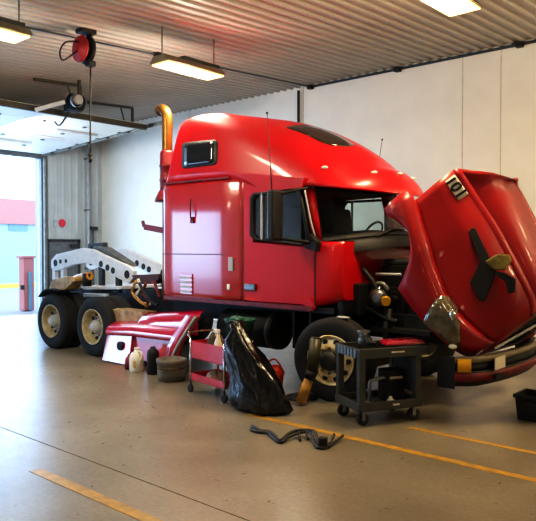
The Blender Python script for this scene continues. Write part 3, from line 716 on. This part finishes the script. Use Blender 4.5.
# ---- engine bay
en = MB().bb((-.05, -.32, .75), (.95, .32, 1.35)).bb((.0, -.22, 1.35), (.9, .22, 1.62))
for k in range(6): en.bb((.05+k*.15, -.36, .95), (.13+k*.15, .36, 1.3))
for k in range(5): en.cyl((.1+k*.18, -.36, 1.2), (.1+k*.18, -.42, 1.2), .05, n=10)
eng = en.build('engine', 'engine', T, .01)
MB().bb((-.0, -.2, 1.62), (.9, .2, 1.7)).build('valve_cover', 'dgrey', eng, .03)
MB().bb((-.12, -.92, 1.05), (-.09, .92, 1.93)).build('firewall', 'black', T)
MB().bb((-.2, -.94, .9), (-.1, -.4, 1.2)).bb((-.1, -.75, 1.0), (.02, -.42, 1.4)).build('heater_box', 'black', T, .02)
rd = MB().bb((1.02, -.5, .72), (1.12, .5, 1.55)); 
for k in range(10): rd.bb((1.12, -.46+k*.1, .75), (1.13, -.42+k*.1, 1.5))
rd.build('radiator', 'engine', T)
p = at(380, 298, 1, -.55)
tb = MB().lathe([(.03, -.12), (.1, -.11), (.12, -.03), (.1, .02), (.07, .05), (.06, .1)], p, 'y', 20).cyl(p+Vector((-.12, .02, .06)), p+Vector((.02, .02, .1)), .05).build('turbocharger', 'steel', eng)
a = at(386, 300, 1, -.62); MB().cyl(a, a+Vector((.06, -.1, -.01)), .055, n=14).build('oil_cap', 'yellow', eng)
a = at(373, 292, 1, -.5); MB().tube([a, a+Vector((.05, -.03, .1)), a+Vector((.16, -.02, .11)), a+Vector((.22, 0, .03))], .025, 8).build('coolant_pipe', 'galv', eng)
a, b = at(376, 274, 1, -.5), at(401, 274.5, 1, -.5); MB().cyl(a, b, .018, n=10).build('stay_bar', 'lgrey', T)
for k, pts in enumerate(([(345, 262), (352, 285), (366, 300), (372, 318)], [(350, 250), (362, 268), (372, 280), (378, 292)], [(356, 318), (366, 308), (385, 318), (398, 322)])):
    MB().tube([at(x, y, 1, -.5-.05*k) for x, y in pts], .032, 8).build('engine_hose', 'engine', eng)
MB().bb((.1, -.64, .82), (.9, -.46, .87)).cyl((.3, -.62, .5), (.3, -.55, 1.1), .05).build('shock_mount', 'frame', T)
tp = at(343, 319, 1, -1.05); MB().ball((tp.x, -1.05, 1.01), (.1, .06, .015), 12).build('tire_pale_mark', 'lgrey', T)  # flat pale grey spot on top of the front tire

# ================================================================== THINGS ON THE FLOOR
# ---- grey two-shelf utility cart
ct = thing('utility_cart', (0, 0, 0), 'dark grey two-shelf plastic utility cart in front of the front wheel', 'cart')
o0 = Vector((.745, -1.835, 0)); ANG = rad(63); U, V = Vector((cos(ANG), sin(ANG), 0)), Vector((-sin(ANG), cos(ANG), 0))
LN, WD = .68, .46
ct.location = o0+U*LN/2+V*WD/2
def cl(u, v, z): return o0+U*u+V*v+Vector((0, 0, z))
RC = Matrix((U, V, Vector((0, 0, 1)))).transposed()
def cbx(mb, u0, v0, z0, u1, v1, z1): return mb.box(cl((u0+u1)/2, (v0+v1)/2, (z0+z1)/2), (abs(u1-u0), abs(v1-v0), abs(z1-z0)), RC)
def tray(zb, zt, u1, name):
    mb = MB(); cbx(mb, -.04, -.04, zb, u1, WD+.04, zb+.02)
    for a in ((-.04, -.04, u1, -.01), (-.04, WD+.01, u1, WD+.04), (-.04, -.04, -.01, WD+.04), (u1-.03, -.04, u1, WD+.04)): cbx(mb, a[0], a[1], zb, a[2], a[3], zt)
    return mb.build(name, 'cart', ct, .006)
tray(.15, .24, LN+.04, 'bottom_shelf'); ts = tray(.70, .80, LN+.15, 'top_shelf')
for u, v in ((0, 0), (0, WD), (LN, 0), (LN, WD)):
    mb = MB(); cbx(mb, u-.035, v-.035, .22, u+.035, v+.035, .72); mb.build('leg', 'cart', ct, .008)
mb = MB()
for k in range(6): v = .03+k*.07; cbx(mb, -.05, v, .705, -.04, v+.045, .79)
mb.build('slotted_end', 'slat', ts)
mb = MB(); cbx(mb, LN-.02, .02, .3, LN-.0, WD-.02, .66); mb.build('end_panel', 'cart', ct)
for u, v in ((.03, .02), (.03, WD-.02), (LN-.03, .02), (LN-.03, WD-.02)):
    mb = MB(); p = cl(u, v, .064); mb.cyl(p-V*.02, p+V*.02, .064, n=18)
    cs = mb.build('caster', 'rubber', ct); mb = MB(); mb.cyl(p-V*.02, p+V*.02, .028, n=12); cbx(mb, u-.02, v-.028, .055, u+.02, v-.02, .15); cbx(mb, u-.02, v+.02, .055, u+.02, v+.028, .15); mb.build('caster_fork', 'steel', cs)
for u0, z0, u1, z1 in ((.34, .745, .5, .762), (.36, .19, .44, .21)):
    mb = MB(); cbx(mb, u0, -.044, z0, u1, -.041, z1); mb.build('label_strip', 'plate', ct)
# things carried on it
pr = [cl(.34, .06, .803), cl(.80, .02, .803), cl(.81, .28, .803), cl(.38, .26, .803)]
mb = MB().loft([[p for p in pr], [p+Vector((0, 0, .02)) for p in pr], [lerp(p, (pr[0]+pr[2])/2, .12)+Vector((0, 0, .05)) for p in pr], [lerp(p, (pr[0]+pr[2])/2, .6)+Vector((0, 0, .055)) for p in pr]], True, True, smooth=False)
tag(mb.build('body_panel', 'redp', None, .008), 'glossy crimson body panel lying on the top shelf of the grey cart', 'body panel')
# part with a valve on top of the cart
vp = thing('pump_unit', cl(.1, .25, .8), 'small grey metal pump with black hose on the near end of the grey cart', 'pump')
p = cl(.2, .3, .8); MB().cyl(p+Vector((0, 0, -.0)), p+Vector((0, 0, .07)), .06).cyl(p+Vector((0, 0, .07)), p+Vector((0, 0, .12)), .045).box(p+Vector((0, 0, .135)), (.12, .08, .03), RC).build('pump_body', 'steel', vp, .004)
MB().tube([p+Vector((-.04, 0, .06))-V*0, p-V*.09+Vector((0, 0, .06)), p-V*.15-U*.02+Vector((0, 0, .035)), p-V*.2+U*.04+Vector((0, 0, .03))], .03, 10).build('hose', 'black', vp)
# lower shelf items
p = cl(.22, .2, .172)
sy = thing('air_gun', p, 'silver bent-handled air tool on the lower shelf of the grey cart', 'tool')
MB().tube([p+Vector((0, 0, .022)), p+Vector((0, 0, .2)), p+U*.03+Vector((0, 0, .25)), p+U*.2+Vector((0, 0, .27))], .022, 10).build('tube_handle', 'steel', sy); MB().cyl(p, p+Vector((0, 0, .03)), .06, .05).build('foot', 'steel', sy)
p = cl(.42, .1, .173); tag(MB().lathe([(.0, 0), (.045, 0), (.045, .04), (.02, .06), (.018, .08), (0, .08)], p, 'z', 14, False).build('small_bottle', 'jug'), 'small white bottle standing on the bottom shelf of the grey cart', 'bottle')
p = cl(.54, .28, .172); tb_ = thing('black_toolbox', p, 'black box with a white strip standing on the lower shelf of the grey cart', 'box')
MB().box(p+Vector((0, 0, .17)), (.22, .2, .34), RC).build('box_body', 'black', tb_, .01); MB().box(p-V*.103+Vector((0, 0, .26)), (.16, .006, .025), RC).build('white_strip', 'plate', tb_)

# ---- red tool cart
rc = thing('tool_cart', (-1.4, -1.8, 0), 'red two-tray tool cart with chrome legs beside the black bag', 'cart')
A0 = Vector((-1.77, -1.93, 0)); U2 = (Vector((-1.03, -2.06, 0))-A0); L2 = U2.length; U2.normalize(); V2 = Vector((-U2.y, U2.x, 0)); W2 = .42
rc.location = A0+U2*L2/2+V2*W2/2; R2 = Matrix((U2, V2, Vector((0, 0, 1)))).transposed()
def c2(u, v, z): return A0+U2*u+V2*v+Vector((0, 0, z))
def b2x(mb, u0, v0, z0, u1, v1, z1): return mb.box(c2((u0+u1)/2, (v0+v1)/2, (z0+z1)/2), (abs(u1-u0), abs(v1-v0), abs(z1-z0)), R2)
for nm, zb, zt in (('upper_tray', .44, .66), ('lower_tray', .16, .25)):
    mb = MB(); b2x(mb, 0, 0, zb, L2, W2, zb+.015)
    for a in ((0, 0, L2, .012), (0, W2-.012, L2, W2), (0, 0, .012, W2), (L2-.012, 0, L2, W2)): b2x(mb, a[0], a[1], zb, a[2], a[3], zt)
    mb.build(nm, 'cartred', rc, .006)
for u, v in ((.0, .0), (L2, 0), (0, W2), (L2, W2)):
    MB().cyl(c2(u, v, .1), c2(u, v, .7), .015, n=10).build('leg', 'chrome', rc)
    p = c2(u, v, .05); cs = MB().cyl(p-V2*.016, p+V2*.016, .05, n=16).build('caster', 'rubber', rc)
    MB().cyl(c2(u, v, .05), c2(u, v, .12), .012, n=8).build('caster_stem', 'steel', cs)
MB().tube([c2(0, 0, .7), c2(-.03, .0, .76), c2(-.03, W2, .76), c2(0, W2, .7)], .014, 8, 2).build('push_handle', 'chrome', rc)
def bottle(name, p, prof, m, label, cat, extra=None):
    t = thing(name, p, label, cat); MB().lathe(prof, p, 'z', 20, False).build('bottle_body', m, t)
    if extra: extra(t, p)
    return t
p = at(218, 332, 1, -1.88); p = Vector((p.x, -1.88, .456)); 
def sprayer(t, p):
    MB().box(p+Vector((-.02, 0, .36)), (.1, .03, .045)).cyl(p+Vector((0, 0, .3)), p+Vector((0, 0, .35)), .018).bar(p+Vector((-.05, 0, .35)), p+Vector((-.03, 0, .29)), .012, .012).build('spray_head', 'jug', t, .006)
    MB().lathe([(.051, .06), (.051, .15)], p, 'z', 20, False).build('bottle_label', 'blue', t)
bottle('spray_bottle', p, [(0, 0), (.05, 0), (.05, .2), (.035, .25), (.02, .28), (.02, .31), (0, .31)], 'jug', 'white spray bottle with blue label standing in the red tool cart', 'bottle', sprayer)
def heap(name, c, r, m, label, cat, seed=0, hgt=.1):
    rings = []
    for j in range(6):
        t = j/5*PI/2; rings.append([Vector(c)+Vector((r[0]*cos(t)*cos(a)*(1+.22*sin(3*a+seed)+.1*sin(7*a+seed)), r[1]*cos(t)*sin(a)*(1+.2*cos(4*a+seed)), hgt*sin(t)*(1+.3*sin(5*a+seed)))) for a in [2*PI*k/24 for k in range(24)]])
    return tag(MB().loft(rings, True, True).build(name, m), label, cat)
heap('shop_rag', c2(.22, .24, .457), (.15, .12, 0), 'cloth', 'crumpled olive brown shop rag heaped in the top of the red tool cart', 'rag', 1, .26)
heap('orange_rag', c2(.3, .2, .177), (.16, .1, 0), 'tan', 'tan rag crumpled in the lower tray of the red tool cart', 'rag', 2, .1)

# ---- black bin bag: folded, slumped against the cart
def bag(path, m, label):
    rings = []
    for i, (c, rx, ry) in enumerate(path):
        ring = []
        for k in range(36):
            a = 2*PI*k/36; f = 1+.09*sin(5*a+i*.7)+.07*sin(9*a-i*1.1)+.05*sin(14*a+i*1.9)
            ring.append(Vector(c)+Vector((rx*f*cos(a), ry*f*sin(a), .02*sin(6*a+i) if i > 1 else 0)))
        rings.append(ring)
    o = MB().loft(rings, True, True).build('trash_bag', m); return tag(o, label, 'bag')
bag([((-.47, -2.03, .01), .33, .2), ((-.47, -2.03, .05), .37, .24), ((-.51, -2.02, .16), .36, .25), ((-.57, -2.0, .3), .33, .23), ((-.66, -2.0, .45), .29, .21), ((-.74, -2.02, .6), .24, .18), ((-.82, -2.04, .76), .17, .14), ((-.86, -2.0, .88), .07, .08), ((-.9, -2.0, .95), .08, .1), ((-.9, -2.0, .97), .03, .03)], 'bag', 'black shiny garbage bag slumped on the floor against the red tool cart')
gc = thing('trash_can', (-1.42, -1.38, 0), 'dark green round trash can behind the black garbage bag', 'trash can')
MB().lathe([(0, .0), (.15, .0), (.18, .86), (.2, .87), (.2, .92), (.17, .92), (.13, .1), (0, .1)], gc.location.copy(), 'z', 28, False).build('can_body', 'green', gc)
MB().tube([(-1.42+.2*cos(a), -1.38+.2*sin(a), .91) for a in [2*PI*k/24 for k in range(25)]], .014, 6, 0).build('rim', 'green', gc)
heap('work_gloves', (-1.36, -1.5, .925), (.1, .07, 0), 'green', 'green cloth gloves draped over the rim of the green trash can', 'gloves', 3, .04)
# ---- red-orange bucket with spout
p = at(275, 388, 2, 0)
ob = thing('drain_bucket', p, 'bright red-orange plastic funnel bucket on the floor right of the black bag', 'bucket')
MB().lathe([(0, 0), (.1, 0), (.115, .16), (.13, .2), (.1, .27), (.05, .3), (.04, .3), (.09, .25), (.1, .2), (.08, .05), (0, .04)], p, 'z', 22, False).build('bucket_body', 'orange', ob)
MB().tube([p+Vector((-.1, 0, .2)), p+Vector((-.12, 0, .32)), p+Vector((0, 0, .38)), p+Vector((.1, 0, .3))], .012, 8).build('handle', 'orange', ob)
# ---- jugs and pail along the fairing
p = at(136.5, 371, 2, 0)
def jughandle(t, p):
    MB().cyl(p+Vector((0, 0, .32)), p+Vector((0, 0, .35)), .035).build('cap', 'jug', t)
    MB().tube([p+Vector((.04, 0, .3)), p+Vector((.12, 0, .29)), p+Vector((.125, 0, .2)), p+Vector((.1, 0, .16))], .014, 8).build('handle', 'jug', t)
    MB().box(p+Vector((.04, -.092, .12)), (.09, .01, .1)).build('bottle_label', 'yellow', t)
bottle('fluid_jug', p, [(0, 0), (.1, 0), (.105, .02), (.105, .2), (.085, .26), (.035, .3), (.033, .33), (0, .33)], 'jug', 'white plastic fluid jug with yellow label standing by the red fairing', 'jug', jughandle)
p = at(129.5, 369, 2, 0)
bottle('oil_bottle', p, [(0, 0), (.07, 0), (.075, .1), (.06, .17), (.025, .2), (.025, .23), (0, .23)], 'dred', 'small dark red bottle standing left of the white fluid jug', 'bottle')
p = at(153, 374, 2, 0)
bottle('black_canister', p, [(0, 0), (.08, 0), (.09, .03), (.09, .3), (.075, .35), (.04, .37), (.04, .4), (0, .4)], 'black', 'black round canister between the white jug and the grey pail', 'canister')
p = at(171.5, 380, 2, 0)
pa = thing('drain_pail', p, 'wide grey brown drain pail on the floor under the fairing', 'pail')
MB().lathe([(0, 0), (.185, 0), (.195, .1), (.2, .24), (.21, .25), (.21, .3), (.185, .3), (.175, .05), (0, .04)], p, 'z', 32, False).build('pail_body', 'pail', pa)
MB().lathe([(.196, .17), (.205, .175), (.205, .19), (.196, .195)], p, 'z', 32, False).build('pail_band', 'cloth', pa)
# ---- strut leaning at the front wheel
b0 = at(301, 401, 2, .05); t0 = at(316, 339, 1, -1.38)
sk = thing('shock_absorber', (b0.x, b0.y, 0), 'olive cylinder with amber lower end leaning upright before the front wheel hub', 'shock absorber')
m1 = at(309, 379, 1, lerp(b0.y, t0.y, .35)); m2 = at(312, 371, 1, lerp(b0.y, t0.y, .5))
MB().cyl(m2, t0, .072).cyl(t0, t0+(t0-m2).normalized()*.02, .06).build('dust_tube', 'olive', sk)
MB().cyl(m1, m2, .06, .075).build('collar', 'black', sk); MB().cyl(b0, m1, .065, .055).ball(b0, .045, 12).build('lower_end', 'amber', sk)
dsk = at(292, 402, 2, 0); tag(MB().lathe([(0, 0), (.2, 0), (.2, .02), (.17, .03), (0, .03)], (dsk.x-.05, dsk.y+.25, 0), 'z', 28, False).build('drip_tray', 'black'), 'flat black drip tray on the floor before the front wheel', 'tray')
# ---- hose harness on the floor
hh = thing('hose_harness', at(298, 440, 2, 0), 'tangled black hose assembly lying on the bare floor', 'hose')
def flo(pts): return [at(x, y+z*84, 2, 0)+Vector((0, 0, .016+z)) for x, y, z in pts]
hp1 = [(252, 427.5, 0), (261, 432, 0), (269, 433, .0), (275, 437, 0), (280, 442, 0), (288, 436, .03), (296, 433, .04), (306, 432.5, .05), (314, 434, .06), (317, 440, .03), (320, 447, 0), (327, 448, 0)]
hp2 = [(250.5, 431, 0), (258, 433.5, 0), (268, 434.5, 0), (274, 440, 0), (281, 444, 0), (290, 438, .02), (300, 435, .03), (309, 434.5, .04), (313, 441, .02), (317, 449, 0), (326, 449.5, 0)]
for pts in (hp1, hp2): MB().tube(flo(pts), .015, 8, 3).build('hose', 'wire', hh)
for pts in ([(325, 448, 0), (331, 443, .02), (334, 437, .06)], [(328, 448.5, 0), (336, 443, .0), (343, 437.5, .02)], [(299, 434, .03), (300, 442, 0)], [(306, 433, .04), (308, 441, 0)]): MB().tube(flo(pts), .013, 8, 3).build('branch', 'wire', hh)
p = at(323, 448, 2, 0); MB().box(p+Vector((0, 0, .05)), (.08, .07, .1), Matrix.Rotation(.5, 3, 'Z')).build('valve_block', 'wire', hh, .01)
# ---- black bin cut by the frame edge
p = at(533, 421, 2, 0)
bn = thing('storage_bin', (p.x, p.y, 0), 'black plastic bin on the floor at the right edge below the bumper', 'bin')
MB().loft([[Vector((p.x+sx*.17*k, p.y+sy*.17*k+.1, z)) for sx, sy in ((-1, -1), (1, -1), (1, 1), (-1, 1))] for k, z in ((.88, 0), (1, .24), (1.1, .24), (1.1, .28), (.98, .28), (.85, .03))], True, True, smooth=False).build('bin_body', 'black', bn, .008)
MB().box((p.x, p.y-.1, .2), (.12, .04, .025)).build('handle', 'black', bn)

# ================================================================== WALLS AND CEILING FITTINGS
# light fixtures
def fixture(c, label):
    t = thing('bay_light', c, label, 'ceiling light', 'bay lights hung from the ribbed ceiling')
    zc = ceil_z(c.y)-.045
    def bx_(mb, x0, y0, z0, x1, y1, z1): return mb.bb((c.x+x0, c.y+y0, c.z+z0), (c.x+x1, c.y+y1, c.z+z1))
    mb = MB().prism([(c.x-.21, c.z+.0), (c.x+.21, c.z+.0), (c.x+.13, c.z+.1), (c.x-.13, c.z+.1)], c.y-.6, c.y+.6, 1); mb.build('housing', 'hood_under', t, .006)
    bx_(MB(), -.12, -.2, .1, .12, .55, .16).build('ballast_cover', 'dgrey', t, .01)
    bx_(MB(), -.19, -.57, -.025, .19, .57, -.001).build('lens', 'lampglow', t, .008)
    for yy in (-.53, .53): MB().cyl((c.x, c.y+yy, c.z+.1), (c.x, c.y+yy, ceil_z(c.y+yy)-.0), .012, n=8).build('hanger_rod', 'galv', t)
    L_ = bpy.data.lights.new('lamp', 'POINT'); L_.shadow_soft_size = .16; L_.energy = LAMP*.42; L_.color = LW if c.x > -2 else LC
    lo = bpy.data.objects.new('lamp', L_); C.objects.link(lo); lo.location = c+Vector((0, 0, -.3))
    L_ = bpy.data.lights.new('lamp', 'AREA'); L_.shape = 'RECTANGLE'; L_.size = .38; L_.size_y = 1.1; L_.energy = LAMP*.4; L_.color = LW if c.x > -2 else LC
    lo = bpy.data.objects.new('lamp', L_); C.objects.link(lo); lo.location = c+Vector((0, 0, -.04)); return t
LAMP = 260; LC = (1, .88, .68); LW = (1, .76, .44)
f1 = at_ceil(189, 70, .6); f2 = at_ceil(442, -3, .6); f3 = at_ceil(-24, 27, .6)
fixture(f1, 'long bay light glowing pale yellow above the rear of the truck cab')
fixture(f2, 'bay light cut by the top edge of the picture')
fixture(f3, 'bay light at the far left edge of the ceiling')
def lamp(x, y, e):
    L_ = bpy.data.lights.new('lamp', 'POINT'); L_.shadow_soft_size = .2; L_.energy = e; L_.color = LW if x > 2 else LC
    lo = bpy.data.objects.new('lamp', L_); C.objects.link(lo); lo.location = (x, y, ceil_z(y)-1.15)
for x, y, e in ((.3, -3.4, 40), (5.8, .95, 220), (5.8, -3.4, 35), (-5.2, -7.6, 40), (.3, -7.6, 40), (5.8, -7.6, 30), (11, .95, 160), (4.6, 2.6, 150)): lamp(x, y, e)  # the last one, outside the rows, is added to light the back wall
# the two open bay doors are the portals of the daylight
for d, dh in ((D1, DH), (D2, DH2)):
    L_ = bpy.data.lights.new('daylight_portal', 'AREA'); L_.shape = 'RECTANGLE'; L_.size = dh; L_.size_y = d[1]-d[0]; L_.cycles.is_portal = True
    lo = bpy.data.objects.new('daylight_portal', L_); C.objects.link(lo); lo.location = (XL-.32, (d[0]+d[1])/2, dh/2); lo.rotation_euler = (0, -PI/2, 0)

for d, dh, e in ((D1, DH, 290), (D2, DH2, 250)):
    L_ = bpy.data.lights.new('daylight', 'AREA'); L_.shape = 'RECTANGLE'; L_.size = dh-.1; L_.size_y = d[1]-d[0]-.1; L_.energy = e; L_.color = (.38, .62, 1)
    lo = bpy.data.objects.new('daylight', L_); C.objects.link(lo); lo.location = (XL-.2, (d[0]+d[1])/2, dh/2); lo.rotation_euler = (0, -PI/2, 0)
L_ = bpy.data.lights.new('lamp', 'AREA'); L_.size = .8; L_.energy = 110; L_.color = (.78, .88, 1)
lo = bpy.data.objects.new('lamp', L_); C.objects.link(lo); lo.location = (-9.0, -.6, 4.1); lo.rotation_euler = (rad(75), 0, 0)  # lamp without a fixture, added to brighten the left part of the back wall
# hose reel
rp = at_ceil(85, 50, .33)
hr = thing('hose_reel', (rp.x, rp.y, rp.z), 'red and black hose reel hung from the ribbed ceiling', 'hose reel')
RA = Matrix.Rotation(rad(0), 3, 'Z')
MB().lathe([(.0, -.13), (.07, -.13), (.08, -.11), (.19, -.1), (.2, -.08), (.19, -.06), (.06, -.05)], rp, 'y', 28, False).build('front_disc', 'reelred', hr)
MB().lathe([(.0, .06), (.09, .08), (.2, .06), (.215, .04), (.2, .02), (.06, .02)], rp, 'y', 28, False).build('rear_disc', 'black', hr)
MB().cyl(rp+Vector((0, -.07, 0)), rp+Vector((0, .04, 0)), .14).build('hose_coil', 'wire', hr)
MB().bb((rp.x-.06, rp.y+.06, rp.z-.1), (rp.x+.06, rp.y+.1, ceil_z(rp.y)-.02)).bb((rp.x-.1, rp.y-.1, ceil_z(rp.y)-.09), (rp.x+.1, rp.y+.14, ceil_z(rp.y)-.02)).build('bracket', 'black', hr, .008)
MB().box(rp+Vector((.05, .06, -.2)), (.12, .12, .08)).build('hose_guide', 'black', hr, .01)
e0 = rp+Vector((.05, .06, -.24)); e1 = Vector((e0.x-.02, e0.y, at(89, 158, 0, e0.x).z))
MB().tube([e0, lerp(e0, e1, .5), e1], .014, 8).build('hanging_hose', 'wire', hr)
MB().cyl(e1+Vector((0, 0, .03)), e1-Vector((0, 0, .06)), .03, .022).ball(e1+Vector((0, 0, .05)), .035, 10).build('hose_stop', 'black', hr)
MB().tube([rp+Vector((0, -.1, .1)), at(66, 42, 0, rp.x), at(60, 51, 0, rp.x), at(62, 60, 0, rp.x), at(69, 57, 0, rp.x), rp+Vector((0, -.12, -.03))], .012, 8, 4).build('feed_loop', 'wire', hr)
# conduits
def conduit(name, pts, r, label, boxes=()):
    t = thing(name, pts[0], label, 'conduit'); MB().tube(pts, r, 8, 0).build('pipe', 'dgrey', t)
    for b in boxes: MB().box(b, (.12, .12, .09)).build('junction_box', 'black', t, .01)
    return t
c_a, c_b, c_c = at_ceil(27, 27, .07), at_ceil(158, 55, .07), at_ceil(306, 84, .07)
xm = (c_b.x); conduit('ceiling_conduit', [Vector((xm, c_a.y, ceil_z(c_a.y)-.068)), Vector((xm, 3.9, ceil_z(3.9)-.068))], .013, 'dark conduit pipe running across the ribbed ceiling', [Vector((xm, c_b.y, ceil_z(c_b.y)-.07))])
conduit('wall_top_conduit', [Vector((xm-.1, 3.95, 5.37)), Vector((9, 3.95, 5.37))], .026, 'dark pipe running along the top of the white wall', [Vector((xm, 3.93, 5.36)), Vector((-2.2, 3.93, 5.36)), Vector((.2, 3.93, 5.36))])
conduit('wall_drop_pipe', [Vector((-4.72, 3.95, 5.34)), Vector((-4.72, 3.95, 1.2))], .03, 'dark vertical pipe down the white wall behind the truck roof', [Vector((-4.72, 3.94, 1.2))])
# door operator, hangers and track
def hanger(a, b, dz, label, bx=True):
    t = thing('door_track_hanger', a, label, 'hanger', 'steel hangers for the overhead door')
    MB().bar(a, b, .07, .05).build('angle_bar', 'odark', t); MB().bar(b, b+Vector((0, 0, -dz)), .05, .05).build('drop_strut', 'odark', t)
    m_ = lerp(a, b, .72); MB().bar(m_, lerp(m_, b, .35)+Vector((0, 0, -dz*.8)), .025, .025).build('brace', 'odark', t); return t
z_ = .075
a = at_ceil(34, 79, z_); b = at_ceil(86, 84, z_); b = Vector((a.x, b.y, ceil_z(b.y)-z_)); hanger(a, b, .42, 'steel hanger bar above the door operator motor')
a = at_ceil(88, 102.5, z_); b = at_ceil(133, 108, z_); b = Vector((a.x, b.y, ceil_z(b.y)-z_)); hanger(a, b, .48, 'steel hanger bar on the ceiling right of the hanging reel hose')
om = at(77, 103, 0, -7.0)
dop = thing('door_operator', om, 'black and silver door operator motor with white rail under the ceiling', 'door operator')
MB().cyl(om+Vector((0, -.16, 0)), om+Vector((0, .1, 0)), .16).box(om+Vector((-.16, 0, -.05)), (.26, .26, .22)).build('motor', 'black', dop, .01)
MB().lathe([(0, .0), (.1, 0), (.12, .03), (.13, .1)], om+Vector((.1, -.12, 0)), 'x', 20, False).cyl(om+Vector((.1, -.1, .02)), om+Vector((.24, -.1, .02)), .09).build('motor_cap', 'lgrey', dop)
MB().bar(om+Vector((-.1, -.2, .0)), at(35, 110, 0, -7.4), .07, .07).build('rail', 'white', dop)
MB().tube([om+Vector((-.2, -.05, -.15)), om+Vector((-.55, -.05, -.38)), om+Vector((-.75, -.05, -.28))], .02, 8).build('chain_loop', 'dgrey', dop)
MB().bar(om+Vector((0, .05, .1)), Vector((om.x, om.y+.05, ceil_z(om.y)-.04)), .05, .05).build('hanger_strap', 'odark', dop)
tk = thing('door_track', (-12.0, 2.05, doorz(-12)), 'grey roller track along the edge of the raised bay door', 'track')
MB().prism([(-12.1, doorz(-12.1)-.03), (-6.9, doorz(-6.9)-.03), (-6.9, doorz(-6.9)+.05), (-12.1, doorz(-12.1)+.05)], 2.0, 2.05, 1).build('rail', 'galv', tk)
for k in range(6):
    x = -11.7+k*.85; MB().cyl((x, 1.94, doorz(x)), (x, 2.0, doorz(x)), .045, n=12).build('roller', 'odark', tk)
MB().bb((-12.22, 2.0, .05), (-12.14, 2.06, 4.3)).build('vertical_rail', 'galv', tk)
# pipes in the corner
ap = thing('air_pipe', (XL+.16, 3.39, 0), 'pale vertical pipe on the grey wall near the corner', 'pipe')
MB().cyl((XL+.16, 3.39, 0), (XL+.16, 3.39, 5.3), .045).build('riser', 'lgrey', ap)
for z in (1.2, 2.9, 4.4): MB().bb((XL+.03, 3.34, z), (XL+.22, 3.44, z+.05)).build('clamp', 'galv', ap)
pv = at(93, 226, 0, XL+.1)
sp_ = thing('valve_pipe', (XL+.1, pv.y, 0), 'short dark pipe with a valve handle beside the pale wall pipe', 'pipe')
MB().cyl((XL+.1, pv.y, 0), (XL+.1, pv.y, pv.z-.1), .035).build('riser', 'grey', sp_); MB().bb((XL+.05, pv.y-.1, pv.z-.12), (XL+.15, pv.y+.14, pv.z-.02)).build('valve_handle', 'dgrey', sp_, .01)
sg = at(62, 223, 0, XL+.03); sgt = thing('fire_sign', (XL+.03, sg.y, sg.z), 'small red round sign on the grey wall beside the door opening', 'sign')
MB().cyl((XL+.02, sg.y, sg.z), (XL+.05, sg.y, sg.z), .11).build('sign_face', 'sign', sgt); MB().bb((XL+.0, sg.y-.25, sg.z-.1), (XL+.03, sg.y-.05, sg.z+.08)).build('sign_plate', 'lgrey', sgt)

# ================================================================== LIGHT
w = bpy.data.worlds.new('sky'); S.world = w; w.use_nodes = True
bg = w.node_tree.nodes['Background']; bg.inputs[0].default_value = (.42, .66, 1.0, 1); bg.inputs[1].default_value = 5.5
S.view_settings.view_transform = 'Standard'; S.view_settings.look = 'None'; S.view_settings.exposure = .08
S.view_settings.use_curve_mapping = True
cm = S.view_settings.curve_mapping; cv = cm.curves[3]
for x, y in ((.04, .022), (.16, .125), (.5, .52)): cv.points.new(x, y)
cm.update()
S.cycles.max_bounces = 8; S.cycles.use_denoising = True
